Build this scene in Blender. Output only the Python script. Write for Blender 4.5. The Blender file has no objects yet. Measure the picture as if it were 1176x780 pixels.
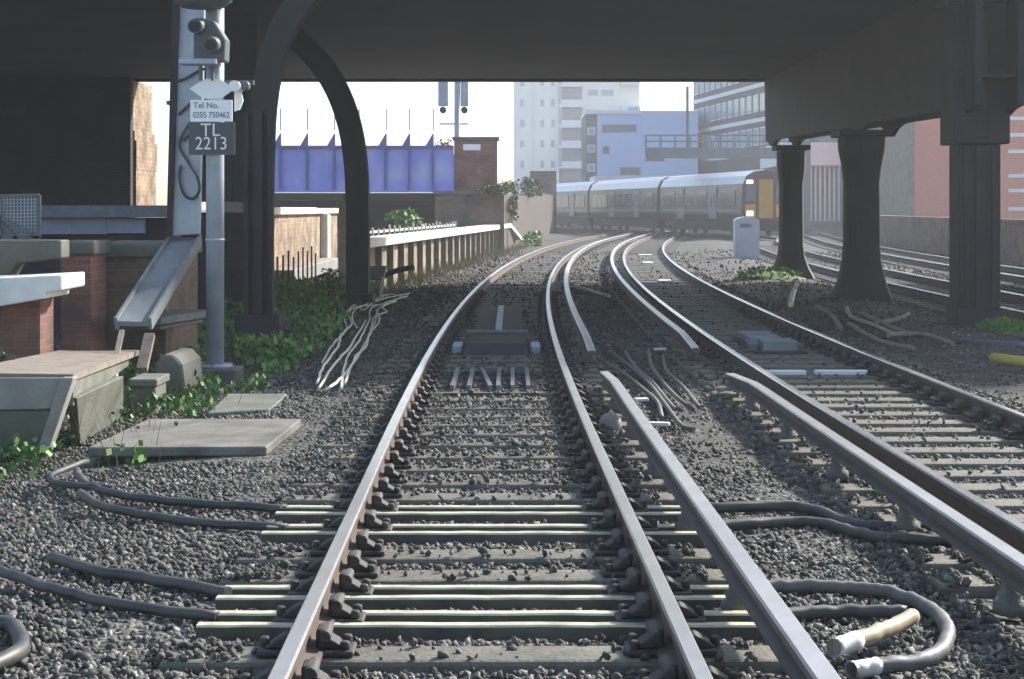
import bpy, math, random
import numpy as np
from mathutils import Vector, Matrix
R = math.radians
random.seed(7)
sc = bpy.context.scene
COL = sc.collection

# ------------------------------------------------------------ camera, sky, sun, exposure
F = 2000.0            # focal length in pixels of the 1176 px wide photograph
CAMZ = 1.58           # camera height above the rail tops (z = 0)
cam = bpy.data.cameras.new('camera')
cam.sensor_width = 36.0
cam.lens = 36.0 * F / 1176.0
cam.shift_y = -150.0 / 1176.0
cam.clip_start = 0.1
cam.clip_end = 6000
cam_o = bpy.data.objects.new('camera', cam); COL.objects.link(cam_o)
cam_o.location = (0, 0, CAMZ); cam_o.rotation_euler = (R(90), 0, 0)
sc.camera = cam_o

SUN_AZ, SUN_EL = 50.0, 33.0
world = bpy.data.worlds.new('World'); sc.world = world; world.use_nodes = True
nt = world.node_tree; nt.nodes.clear()
sky = nt.nodes.new('ShaderNodeTexSky'); sky.sky_type = 'NISHITA'; sky.sun_disc = False
sky.sun_elevation = R(SUN_EL); sky.sun_rotation = R(SUN_AZ)
sky.air_density = 1.0; sky.dust_density = 1.4; sky.ozone_density = 1.0
bg = nt.nodes.new('ShaderNodeBackground'); bg.inputs['Strength'].default_value = 0.09
wo = nt.nodes.new('ShaderNodeOutputWorld')
nt.links.new(sky.outputs[0], bg.inputs[0]); nt.links.new(bg.outputs[0], wo.inputs[0])

sun = bpy.data.lights.new('sun', 'SUN'); sun.energy = 3.2; sun.angle = R(4.0); sun.color = (1.0, 0.965, 0.9)
sun_o = bpy.data.objects.new('sun', sun); COL.objects.link(sun_o)
sd = Vector((math.sin(R(SUN_AZ)) * math.cos(R(SUN_EL)), math.cos(R(SUN_AZ)) * math.cos(R(SUN_EL)), math.sin(R(SUN_EL))))
sun_o.rotation_euler = sd.to_track_quat('Z', 'Y').to_euler(); sun_o.location = (30, 0, 40)

sc.view_settings.view_transform = 'Standard'; sc.view_settings.look = 'None'
sc.view_settings.exposure = 1.75; sc.view_settings.gamma = 1.0
sc.cycles.use_denoising = True
sc.cycles.max_bounces = 6; sc.cycles.diffuse_bounces = 3; sc.cycles.volume_bounces = 1

# ------------------------------------------------------------ helpers
def P(x, y, d):       # a photo pixel at distance d -> a point of the place
    return Vector(((x - 588.0) * d / F, d, CAMZ - (y - 240.0) * d / F))
def G(x, y, z=-0.18): # a photo pixel on the level z
    return P(x, y, F * (CAMZ - z) / (y - 240.0))
def c1(d):            # centre line of the left track
    if d < 12: return -0.0125 * d
    if d < 95: return -0.0125 * d + (d - 12) ** 2 / 1180.0
    return -0.0125 * 95 + 83 ** 2 / 1180.0 + 0.1282 * (d - 95)
def c1s(d): return (c1(d + .5) - c1(d - .5))

def nmat(name, base, var=None, scale=6.0, rough=0.85, metal=0.0, bump=0.0, bscale=None, detail=6.0, spec=None, stain=None, stain_scale=0.8, stain_amt=0.5, coords='Object'):
    m = bpy.data.materials.new(name); m.use_nodes = True
    t = m.node_tree; b = t.nodes['Principled BSDF']
    b.inputs['Roughness'].default_value = rough; b.inputs['Metallic'].default_value = metal
    if spec is not None: b.inputs['Specular IOR Level'].default_value = spec
    tc = t.nodes.new('ShaderNodeTexCoord')
    if var is None: var = tuple(c * 0.7 for c in base)
    n = t.nodes.new('ShaderNodeTexNoise'); n.inputs['Scale'].default_value = scale; n.inputs['Detail'].default_value = detail
    n.inputs['Roughness'].default_value = 0.65
    t.links.new(tc.outputs[coords], n.inputs['Vector'])
    rp = t.nodes.new('ShaderNodeValToRGB')
    rp.color_ramp.elements[0].position = 0.33; rp.color_ramp.elements[1].position = 0.67
    rp.color_ramp.elements[0].color = (*var, 1); rp.color_ramp.elements[1].color = (*base, 1)
    t.links.new(n.outputs['Fac'], rp.inputs[0])
    out = rp.outputs[0]
    if stain:
        n2 = t.nodes.new('ShaderNodeTexNoise'); n2.inputs['Scale'].default_value = stain_scale; n2.inputs['Detail'].default_value = 8
        t.links.new(tc.outputs[coords], n2.inputs['Vector'])
        r2 = t.nodes.new('ShaderNodeValToRGB'); r2.color_ramp.elements[0].position = 0.45; r2.color_ramp.elements[1].position = 0.7
        r2.color_ramp.elements[0].color = (0, 0, 0, 1); r2.color_ramp.elements[1].color = (stain_amt,) * 3 + (1,)
        t.links.new(n2.outputs['Fac'], r2.inputs[0])
        mx = t.nodes.new('ShaderNodeMixRGB'); mx.inputs[2].default_value = (*stain, 1)
        t.links.new(r2.outputs[0], mx.inputs[0]); t.links.new(out, mx.inputs[1]); out = mx.outputs[0]
    t.links.new(out, b.inputs['Base Color'])
    if bump:
        n3 = t.nodes.new('ShaderNodeTexNoise'); n3.inputs['Scale'].default_value = bscale or scale * 4; n3.inputs['Detail'].default_value = 5
        t.links.new(tc.outputs[coords], n3.inputs['Vector'])
        bp = t.nodes.new('ShaderNodeBump'); bp.inputs['Strength'].default_value = bump; bp.inputs['Distance'].default_value = 0.02
        t.links.new(n3.outputs['Fac'], bp.inputs['Height']); t.links.new(bp.outputs[0], b.inputs['Normal'])
    return m

def brick_mat(name, ca, cb, mortar, stain=None, stain_amt=0.6, w=0.225, h=0.075):
    m = bpy.data.materials.new(name); m.use_nodes = True
    t = m.node_tree; b = t.nodes['Principled BSDF']; b.inputs['Roughness'].default_value = 0.9
    g = t.nodes.new('ShaderNodeNewGeometry'); s = t.nodes.new('ShaderNodeSeparateXYZ'); t.links.new(g.outputs['Position'], s.inputs[0])
    ad = t.nodes.new('ShaderNodeMath'); ad.operation = 'ADD'; t.links.new(s.outputs[0], ad.inputs[0]); t.links.new(s.outputs[1], ad.inputs[1])
    cb_ = t.nodes.new('ShaderNodeCombineXYZ'); t.links.new(ad.outputs[0], cb_.inputs[0]); t.links.new(s.outputs[2], cb_.inputs[1])
    br = t.nodes.new('ShaderNodeTexBrick'); br.inputs['Scale'].default_value = 1.0
    br.inputs['Brick Width'].default_value = w; br.inputs['Row Height'].default_value = h; br.inputs['Mortar Size'].default_value = 0.006
    br.inputs['Mortar Smooth'].default_value = 0.3
    br.inputs['Color1'].default_value = (*ca, 1); br.inputs['Color2'].default_value = (*cb, 1); br.inputs['Mortar'].default_value = (*mortar, 1)
    t.links.new(cb_.outputs[0], br.inputs['Vector'])
    n = t.nodes.new('ShaderNodeTexNoise'); n.inputs['Scale'].default_value = 1.7; n.inputs['Detail'].default_value = 9
    t.links.new(g.outputs['Position'], n.inputs['Vector'])
    r2 = t.nodes.new('ShaderNodeValToRGB'); r2.color_ramp.elements[0].position = 0.4; r2.color_ramp.elements[1].position = 0.68
    r2.color_ramp.elements[0].color = (0, 0, 0, 1); r2.color_ramp.elements[1].color = (stain_amt,) * 3 + (1,)
    t.links.new(n.outputs['Fac'], r2.inputs[0])
    mx = t.nodes.new('ShaderNodeMixRGB'); mx.inputs[2].default_value = (*(stain or (0.04, 0.035, 0.03)), 1)
    t.links.new(r2.outputs[0], mx.inputs[0]); t.links.new(br.outputs['Color'], mx.inputs[1])
    t.links.new(mx.outputs[0], b.inputs['Base Color'])
    bp = t.nodes.new('ShaderNodeBump'); bp.inputs['Strength'].default_value = 0.5; bp.inputs['Distance'].default_value = 0.01
    t.links.new(br.outputs['Fac'], bp.inputs['Height']); bp.invert = True; t.links.new(bp.outputs[0], b.inputs['Normal'])
    return m

def stones_mat(name, cols, scale, rough=0.9, bump=0.0, moss=None, rust=False):
    m = bpy.data.materials.new(name); m.use_nodes = True
    t = m.node_tree; b = t.nodes['Principled BSDF']; b.inputs['Roughness'].default_value = rough
    g = t.nodes.new('ShaderNodeNewGeometry')
    v = t.nodes.new('ShaderNodeTexVoronoi'); v.inputs['Scale'].default_value = scale
    t.links.new(g.outputs['Position'], v.inputs['Vector'])
    s = t.nodes.new('ShaderNodeSeparateColor'); t.links.new(v.outputs['Color'], s.inputs[0])
    rp = t.nodes.new('ShaderNodeValToRGB')
    while len(rp.color_ramp.elements) < len(cols): rp.color_ramp.elements.new(0.5)
    for i, (p, c) in enumerate(cols):
        rp.color_ramp.elements[i].position = p; rp.color_ramp.elements[i].color = (*c, 1)
    t.links.new(s.outputs[0], rp.inputs[0]); out = rp.outputs[0]
    n = t.nodes.new('ShaderNodeTexNoise'); n.inputs['Scale'].default_value = 0.9; n.inputs['Detail'].default_value = 6
    t.links.new(g.outputs['Position'], n.inputs['Vector'])
    r2 = t.nodes.new('ShaderNodeValToRGB'); r2.color_ramp.elements[0].position = 0.42; r2.color_ramp.elements[1].position = 0.66
    r2.color_ramp.elements[0].color = (0, 0, 0, 1); r2.color_ramp.elements[1].color = (0.55, 0.55, 0.55, 1)
    t.links.new(n.outputs['Fac'], r2.inputs[0])
    mx = t.nodes.new('ShaderNodeMixRGB'); mx.inputs[2].default_value = (*(moss or (0.045, 0.04, 0.035)), 1)
    t.links.new(r2.outputs[0], mx.inputs[0]); t.links.new(out, mx.inputs[1]); out = mx.outputs[0]
    if rust:      # brake dust and rust lying on the stones near the rails
        at = t.nodes.new('ShaderNodeAttribute'); at.attribute_name = 'rust'
        m2 = t.nodes.new('ShaderNodeMixRGB'); m2.inputs[2].default_value = (.05, .034, .024, 1)
        t.links.new(at.outputs['Fac'], m2.inputs[0]); t.links.new(out, m2.inputs[1]); out = m2.outputs[0]
    t.links.new(out, b.inputs['Base Color'])
    if bump:
        bp = t.nodes.new('ShaderNodeBump'); bp.inputs['Strength'].default_value = bump; bp.inputs['Distance'].default_value = 0.04; bp.invert = True
        t.links.new(v.outputs['Distance'], bp.inputs['Height']); t.links.new(bp.outputs[0], b.inputs['Normal'])
    return m

def leaf_mat(name, a, c):
    m = bpy.data.materials.new(name); m.use_nodes = True
    t = m.node_tree; b = t.nodes['Principled BSDF']; b.inputs['Roughness'].default_value = 0.6
    g = t.nodes.new('ShaderNodeNewGeometry')
    rp = t.nodes.new('ShaderNodeValToRGB'); rp.color_ramp.elements[0].color = (*a, 1); rp.color_ramp.elements[1].color = (*c, 1)
    t.links.new(g.outputs['Random Per Island'], rp.inputs[0]); t.links.new(rp.outputs[0], b.inputs['Base Color'])
    b.inputs['Subsurface Weight'].default_value = 0.0
    return m

M = {}
M['ballast'] = stones_mat('ballast', [(0.0, (.025, .024, .02)), (0.5, (.066, .062, .052)), (0.95, (.16, .152, .13))], 22, bump=1.0, moss=(.03,.028,.025))
M['stone'] = stones_mat('ballast_stone', [(0.0, (.03, .028, .023)), (0.4, (.066, .062, .051)), (0.8, (.112, .106, .089)), (0.97, (.26, .25, .215))], 24, rough=0.8, moss=(.05, .045, .036), rust=True)
M['earth'] = nmat('dark_earth', (.065, .058, .046), (.028, .026, .021), 5, bump=0.9, bscale=26, coords='Object', detail=10)
M['iron'] = nmat('sooty_iron', (.015, .016, .018), (.009, .010, .011), 2.5, rough=0.75, bump=0.1, stain=(.04, .032, .028), stain_amt=.5)
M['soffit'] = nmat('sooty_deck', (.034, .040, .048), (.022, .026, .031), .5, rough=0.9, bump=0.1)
M['shade_brick'] = brick_mat('shade_brick', (.02, .02, .023), (.015, .015, .018), (.022, .022, .024))  # near black: the shade under the bridges is put into this brick colour
M['red_brick'] = brick_mat('red_brick', (.30, .12, .085), (.22, .09, .07), (.25, .2, .17), stain=(.06, .045, .04), stain_amt=.75)
M['brown_brick'] = brick_mat('brown_brick', (.20, .13, .085), (.14, .085, .06), (.2, .17, .13), stain=(.05, .045, .04), stain_amt=.75)
M['dull_brick'] = brick_mat('dull_brown_brick', (.085, .055, .042), (.065, .045, .036), (.08, .07, .06), stain=(.05, .055, .035), stain_amt=.9)
M['stock_brick'] = brick_mat('yellow_stock_brick', (.36, .27, .16), (.22, .13, .08), (.40, .37, .32), stain=(.10, .07, .045), stain_amt=.85, w=.24, h=.11)
M['rail_side'] = nmat('rail_rust', (.11, .075, .055), (.06, .045, .038), 9, rough=0.75, bump=0.15)
M['rail_head'] = nmat('polished_rail', (.74, .74, .73), (.6, .59, .57), 3, rough=0.22, metal=0.7)
M['cond_head'] = nmat('conductor_rail_top', (.62, .62, .61), (.48, .47, .46), 3, rough=0.33, metal=0.7)
M['cond_side'] = nmat('conductor_rail_side', (.10, .085, .075), (.06, .05, .045), 5, rough=0.7)
M['sleeper'] = nmat('weathered_sleeper', (.18, .165, .12), (.09, .083, .06), 8, rough=0.6, bump=0.3, bscale=40, stain=(.05, .045, .04))
M['pale_sleeper'] = nmat('pale_sheen_steel', (.70, .65, .47), (.46, .42, .28), 8, rough=0.3, bump=0.15, bscale=50, stain=(.1, .085, .06), stain_scale=5)  # bright yellowish sheen of the ridge tops, put into the base colour
M['grimy_shaded'] = nmat('grimy_shaded_side', (.075, .07, .05), (.04, .036, .028), 7, rough=0.75, stain=(.12, .1, .06), stain_amt=.5, stain_scale=6)  # grime together with the painted shade of the ridge sides
M['dark_void'] = nmat('dark_steel_trough', (.035, .032, .028), None, 8)
M['chair'] = nmat('rusty_iron_chair', (.05, .043, .038), (.028, .025, .024), 20, rough=0.7, bump=0.3)
M['cable'] = nmat('black_cable', (.035, .037, .04), (.022, .023, .025), 12, rough=0.55, stain=(.10, .09, .07), stain_amt=.6, stain_scale=3)
M['grey_cable'] = nmat('grey_cable', (.12, .125, .125), (.075, .077, .078), 12, rough=0.6, stain=(.16, .14, .1), stain_amt=.6, stain_scale=3)
M['pale_cable'] = nmat('pale_cable', (.78, .74, .55), (.6, .56, .4), 12, rough=0.6)
M['tan'] = nmat('tan_hose', (.34, .28, .16), (.25, .2, .12), 10, rough=0.6)
M['white_tape'] = nmat('white_tape', (.78, .77, .74), (.5, .49, .45), 10, rough=0.5, stain=(.25, .22, .17), stain_amt=.7, stain_scale=9)
M['galv'] = nmat('galvanised_steel', (.40, .45, .50), (.30, .34, .39), 4, rough=0.5, metal=0.25, stain=(.2, .2, .2), stain_amt=.4)
M['galv_dark'] = nmat('weathered_steel', (.15, .165, .18), (.09, .1, .11), 5, rough=0.6, metal=0.2)
M['tray'] = nmat('dull_zinc_tray', (.23, .26, .27), (.16, .18, .19), 5, rough=0.6, metal=0.2, stain=(.12, .13, .11), stain_amt=.5)
M['hood'] = nmat('signal_hood_grey', (.10, .115, .12), (.07, .08, .085), 6, rough=0.6)
M['black'] = nmat('matt_black', (.018, .018, .02), (.012, .012, .013), 6, rough=0.7)
M['lens'] = nmat('dark_lens', (.02, .025, .025), None, 6, rough=0.08)
M['sign_white'] = nmat('sign_white', (.92, .92, .92), (.88, .88, .88), 4, rough=0.4)
M['sign_dark'] = nmat('sign_dark_grey', (.075, .075, .085), (.06, .06, .07), 4, rough=0.5)
M['letter_white'] = nmat('white_lettering', (.8, .8, .8), (.78, .78, .78), 4, rough=0.5)
M['letter_dark'] = nmat('grey_lettering', (.12, .12, .13), (.1, .1, .11), 4, rough=0.5)
M['concrete'] = nmat('concrete', (.34, .33, .30), (.22, .215, .195), 4, bump=0.3, bscale=40, stain=(.12, .11, .09))
M['dark_concrete'] = nmat('mossy_concrete', (.17, .17, .145), (.10, .10, .085), 5, bump=0.4, bscale=40, stain=(.05, .065, .03), stain_amt=.8, stain_scale=2.5)
M['slab'] = nmat('stained_slab', (.19, .18, .155), (.11, .105, .09), 3, bump=0.4, bscale=60, stain=(.06, .055, .045), stain_scale=2.2, stain_amt=.8)
M['coping'] = nmat('white_coping', (.8, .78, .74), (.62, .6, .56), 3, rough=0.7, bump=0.15)
M['timber'] = nmat('grey_timber', (.24, .20, .155), (.14, .115, .09), 5, bump=0.3)
M['timber_pale'] = nmat('sun_bleached_timber', (.42, .34, .23), (.3, .235, .16), 5, bump=0.2)
M['blue'] = nmat('blue_girder_paint', (.30, .33, .80), (.26, .29, .74), 1.5, rough=0.4, stain=(.6, .62, .8), stain_amt=.6, stain_scale=.8)
M['blue_dark'] = nmat('dark_blue_girder_paint', (.10, .115, .36), (.08, .09, .3), 1.5, rough=0.45)
M['blue_grey'] = nmat('blue_grey_paint', (.22, .25, .34), (.16, .185, .25), 2, rough=0.5)
M['wall_cream'] = nmat('cream_render', (.86, .82, .74), (.82, .78, .70), .5)
M['wall_blue'] = nmat('pale_blue_cladding', (.50, .58, .80), (.47, .55, .77), .3, rough=0.6)
M['white_panel'] = nmat('white_panel', (.74, .75, .76), (.68, .69, .7), .6, rough=0.5)
M['office'] = nmat('brown_grey_cladding', (.085, .07, .068), (.065, .055, .053), .8)
M['grey_panel'] = nmat('grey_green_panel', (.14, .155, .155), (.10, .115, .115), .8)
M['salmon'] = brick_mat('salmon_brick', (.60, .165, .11), (.54, .14, .095), (.55, .19, .14), stain=(.5, .17, .12), stain_amt=.4)
M['glass'] = nmat('window_glass', (.10, .13, .15), (.07, .09, .11), .7, rough=0.12)
M['glass_pale'] = nmat('pale_window_glass', (.33, .38, .42), (.25, .3, .34), .5, rough=0.15)
M['platform_face'] = nmat('weathered_platform_face', (.30, .25, .18), (.13, .105, .08), 2.2, bump=.4, stain=(.07, .06, .045), stain_amt=.7)
M['train'] = nmat('dark_slate_train_paint', (.05, .062, .082), (.04, .05, .068), 1, rough=0.35)
M['train_roof'] = nmat('train_roof_silver', (.50, .51, .53), (.42, .43, .45), 1, rough=0.3, metal=.4)
M['train_pale'] = nmat('pale_grey_train_paint', (.18, .20, .22), (.15, .17, .19), 1, rough=0.4)
M['yellow'] = nmat('yellow_warning_paint', (.50, .26, .03), (.42, .22, .03), 2, rough=0.45)
M['yellow_tube'] = nmat('yellow_plastic', (.62, .48, .10), (.5, .38, .08), 6, rough=0.5)
M['maroon'] = nmat('maroon_cab_paint', (.06, .035, .045), (.05, .03, .04), 2, rough=0.4)
M['gantry'] = nmat('grey_gantry_paint', (.16, .18, .19), (.12, .135, .145), 2, rough=0.6)
M['cabinet'] = nmat('pale_grey_cabinet', (.55, .57, .62), (.47, .49, .54), 2, rough=0.5)
M['leaf'] = leaf_mat('weed_leaves', (.04, .11, .015), (.13, .26, .045))
M['leaf_dark'] = leaf_mat('ivy_leaves', (.04, .075, .03), (.09, .13, .055))
M['leaf_dry'] = leaf_mat('dry_stems', (.16, .14, .07), (.3, .26, .14))
M['moss'] = nmat('bright_moss', (.12, .2, .03), (.06, .11, .02), 12, bump=.6, bscale=60)
lm = bpy.data.materials.new('lit_headlamp'); lm.use_nodes = True
lb = lm.node_tree.nodes['Principled BSDF']; lb.inputs['Emission Color'].default_value = (1, .95, .85, 1); lb.inputs['Emission Strength'].default_value = 2.0
M['lamp'] = lm

class MB:
    def __init__(s): s.v = []; s.f = []; s.m = []; s.sm = []
    def add(s, vs, fs, mi=0, smooth=False):
        o = len(s.v); s.v += [tuple(v) for v in vs]
        for f in fs: s.f.append([i + o for i in f]); s.m.append(mi); s.sm.append(smooth)
        return s
    def box(s, x0, x1, y0, y1, z0, z1, mi=0, mat=None):
        vs = [Vector(p) for p in ((x0,y0,z0),(x1,y0,z0),(x1,y1,z0),(x0,y1,z0),(x0,y0,z1),(x1,y0,z1),(x1,y1,z1),(x0,y1,z1))]
        if mat is not None: vs = [mat @ v for v in vs]
        return s.add(vs, [(3,2,1,0),(4,5,6,7),(0,1,5,4),(1,2,6,5),(2,3,7,6),(3,0,4,7)], mi)
    def cbox(s, c, size, rz=0, rx=0, ry=0, mi=0):
        mt = Matrix.Translation(c) @ Matrix.Rotation(rz, 4, 'Z') @ Matrix.Rotation(ry, 4, 'Y') @ Matrix.Rotation(rx, 4, 'X')
        a, b, c_ = size[0]/2, size[1]/2, size[2]/2
        return s.box(-a, a, -b, b, -c_, c_, mi, mt)
    def beam(s, p0, p1, w, h, mi=0, up=(0,0,1)):
        p0, p1 = Vector(p0), Vector(p1); d = (p1-p0).normalized(); side = d.cross(Vector(up))
        if side.length < 1e-4: side = Vector((1,0,0))
        side.normalize(); u = side.cross(d)
        vs = [p + side*a*w/2 + u*b*h/2 for p in (p0,p1) for a,b in ((-1,-1),(1,-1),(1,1),(-1,1))]
        return s.add(vs, [(0,1,2,3),(7,6,5,4),(0,4,5,1),(1,5,6,2),(2,6,7,3),(3,7,4,0)], mi)
    def cyl(s, p0, p1, r0, r1=None, n=12, mi=0, smooth=True):
        return s.tube([p0, p1], [r0, r0 if r1 is None else r1], n, mi, smooth)
    def tube(s, pts, r, n=8, mi=0, smooth=True):
        pts = [Vector(p) for p in pts]; k = len(pts)
        if not isinstance(r, (list, tuple)): r = [r]*k
        o = len(s.v); prev = None
        for i, p in enumerate(pts):
            d = (pts[min(i+1,k-1)] - pts[max(i-1,0)]).normalized()
            if prev is None:
                a = d.cross(Vector((0,0,1)))
                if a.length < 1e-3: a = Vector((1,0,0))
            else: a = prev - d*prev.dot(d)
            a.normalize(); prev = a; b = d.cross(a)
            for j in range(n):
                t = 2*math.pi*j/n; s.v.append(tuple(p + (a*math.cos(t)+b*math.sin(t))*r[i]))
        for i in range(k-1):
            for j in range(n):
                j2 = (j+1) % n
                s.f.append([o+i*n+j, o+i*n+j2, o+(i+1)*n+j2, o+(i+1)*n+j]); s.m.append(mi); s.sm.append(smooth)
        s.f.append([o+j for j in range(n)][::-1]); s.m.append(mi); s.sm.append(False)
        s.f.append([o+(k-1)*n+j for j in range(n)]); s.m.append(mi); s.sm.append(False)
        return s
    def lathe(s, c, prof, n=16, mi=0, square=0.0):
        o = len(s.v); k = len(prof)
        for r, z in prof:
            for j in range(n):
                t = 2*math.pi*(j+.5)/n
                q = 1.0
                if square: q = 1 + square*(1/max(abs(math.cos(t)), abs(math.sin(t))) - 1)
                s.v.append((c[0]+r*q*math.cos(t), c[1]+r*q*math.sin(t), c[2]+z))
        for i in range(k-1):
            for j in range(n):
                j2 = (j+1) % n
                s.f.append([o+i*n+j, o+i*n+j2, o+(i+1)*n+j2, o+(i+1)*n+j]); s.m.append(mi); s.sm.append(not square)
        s.f.append([o+j for j in range(n)][::-1]); s.m.append(mi); s.sm.append(False)
        s.f.append([o+(k-1)*n+j for j in range(n)]); s.m.append(mi); s.sm.append(False)
        return s
    def prism(s, poly, dvec, mi=0):       # poly: 3-D points in a plane, pushed along dvec
        n = len(poly); a = [Vector(p) for p in poly]; d = Vector(dvec); b = [p+d for p in a]
        fs = [list(range(n))[::-1], [n+i for i in range(n)]] + [(i, (i+1)%n, n+(i+1)%n, n+i) for i in range(n)]
        return s.add(a+b, fs, mi)
    def leaves(s, c, rad, n, size, mi=0, up=0.0):
        for _ in range(n):
            while True:
                q = Vector((random.uniform(-1,1), random.uniform(-1,1), random.uniform(-1,1)))
                if q.length < 1: break
            p = Vector(c) + Vector((q.x*rad[0], q.y*rad[1], q.z*rad[2]))
            a = Vector((random.uniform(-1,1), random.uniform(-1,1), random.uniform(-.6,.6)+up)).normalized()
            b = a.cross(Vector((random.uniform(-1,1), random.uniform(-1,1), random.uniform(-1,1)))).normalized()
            z = size*random.uniform(.6,1.4); w = z*.4
            s.add([p, p+a*z*.5+b*w, p+a*z, p+a*z*.5-b*w], [(0,1,2,3)], mi)
        return s
    def build(s, name, mats, parent=None, bevel=0.0, bseg=1, base=None):
        if not isinstance(mats, (list, tuple)): mats = [mats]
        me = bpy.data.meshes.new(name)
        if parent is not None:
            off = Vector((0,0,0)); p = parent
            while p is not None: off += p.location; p = p.parent
            loc = Vector((0,0,0))
        else:
            xs = [v[0] for v in s.v]; ys = [v[1] for v in s.v]; zs = [v[2] for v in s.v]
            off = Vector(base) if base is not None else Vector(((min(xs)+max(xs))/2, (min(ys)+max(ys))/2, min(zs)))
            loc = off
        me.from_pydata([(v[0]-off[0], v[1]-off[1], v[2]-off[2]) for v in s.v], [], s.f)
        for m in mats: me.materials.append(m)
        me.polygons.foreach_set('material_index', s.m); me.polygons.foreach_set('use_smooth', s.sm)
        me.update()
        o = bpy.data.objects.new(name, me); COL.objects.link(o); o.location = loc
        if parent is not None: o.parent = parent
        if bevel:
            b = o.modifiers.new('bevel', 'BEVEL'); b.width = bevel; b.segments = bseg; b.limit_method = 'ANGLE'; b.angle_limit = R(40)
        return o

def tag(o, label, cat, group=None):
    o['label'] = label; o['category'] = cat
    if group: o['group'] = group
    return o
def thing(name, label, cat, loc, group=None):
    o = bpy.data.objects.new(name, None); COL.objects.link(o); o.location = loc; o.empty_display_size = .2
    return tag(o, label, cat, group)
def kind(o, k): o['kind'] = k; return o
def dup(o, loc=None, parent=None, rz=None):
    c = o.copy(); COL.objects.link(c)
    if parent is not None: c.parent = parent
    if loc is not None: c.location = loc
    if rz is not None: c.rotation_euler = (0, 0, rz)
    for ch in list(o.children): dup(ch, parent=c)
    return c
def text(body, size, mat, parent, name, loc, align='CENTER', width=1.0):
    cu = bpy.data.curves.new('lettering', 'FONT'); cu.body = body; cu.size = size; cu.align_x = align; cu.align_y = 'CENTER'; cu.extrude = 0.0015
    cu.offset = 0.0
    t = bpy.data.objects.new('lettering', cu); COL.objects.link(t)
    dg = bpy.context.evaluated_depsgraph_get(); dg.update()
    me = bpy.data.meshes.new_from_object(t.evaluated_get(dg)); bpy.data.objects.remove(t)
    me.transform(Matrix.Rotation(R(90), 4, 'X') @ Matrix.Scale(width, 4, (1,0,0)))
    me.materials.clear(); me.materials.append(mat)
    o = bpy.data.objects.new(name, me); COL.objects.link(o); o.parent = parent
    off = Vector((0,0,0)); p = parent
    while p is not None: off += p.location; p = p.parent
    o.location = Vector(loc) - off
    return o
def smooth_path(pts, n=6, jit=0.0):
    pts = [Vector(p) for p in pts]; out = []
    for i in range(len(pts)-1):
        p0 = pts[max(i-1,0)]; p1 = pts[i]; p2 = pts[i+1]; p3 = pts[min(i+2,len(pts)-1)]
        for k in range(n):
            t = k/n
            out.append(.5*((2*p1)+(p2-p0)*t+(2*p0-5*p1+4*p2-p3)*t*t+(3*p1-p0-3*p2+p3)*t**3))
    out.append(pts[-1])
    jr = random.Random(len(out)*7+int(abs(pts[0].x)*1000))
    for p in out[1:-1]: p += Vector((jr.uniform(-1,1), jr.uniform(-1,1), jr.uniform(-1,1)))*jit
    return out

# ------------------------------------------------------------ ground
GZ = -0.215
def ground_sheet():
    xs = sorted(set([-3000,-600,-150,-60,-30] + list(np.arange(-14, 14.01, .4).round(3)) + [18,24,32,45,70,150,600,3000]))
    ys = sorted(set([-200,-40,-5] + list(np.arange(0, 40, .4).round(3)) + list(np.arange(40, 130, 3).round(2)) + [140,160,200,300,600,1500,4000]))
    rnd = random.Random(3)
    vs, fs = [], []
    for y in ys:
        for x in xs:
            dz = 0
            if abs(x) < 14 and 0 < y < 120:
                dz = rnd.uniform(-.012, .012)
                off = x - c1(y)
                if -1.6 < off < -1.2 or 1.5 < off < 1.85: dz += .01
                if off < -2.0: dz -= min(.12, (-2.0-off)*.08)
                if 4.9 < off < 7.4: dz += .10*math.sin(math.pi*(off-4.9)/2.5)
            vs.append((x, y, GZ+dz))
    w = len(xs)
    for j in range(len(ys)-1):
        for i in range(w-1): fs.append((j*w+i, j*w+i+1, (j+1)*w+i+1, (j+1)*w+i))
    b = MB(); b.add(vs, fs, 0, True)
    for q, f in enumerate(fs):
        x = sum(vs[i][0] for i in f)/4; y = sum(vs[i][1] for i in f)/4; o_ = x-c1(y)
        if (4.8 < o_ < 7.5 and 12 < y < 60) or (1.35 < o_ < 2.1 and 12 < y < 40) or (o_ < -2.9 and 14 < y < 120): b.m[q] = 1
    return kind(b.build('ground', [M['ballast'], M['earth']], base=(0,0,0)), 'structure')
ground_sheet()

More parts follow.
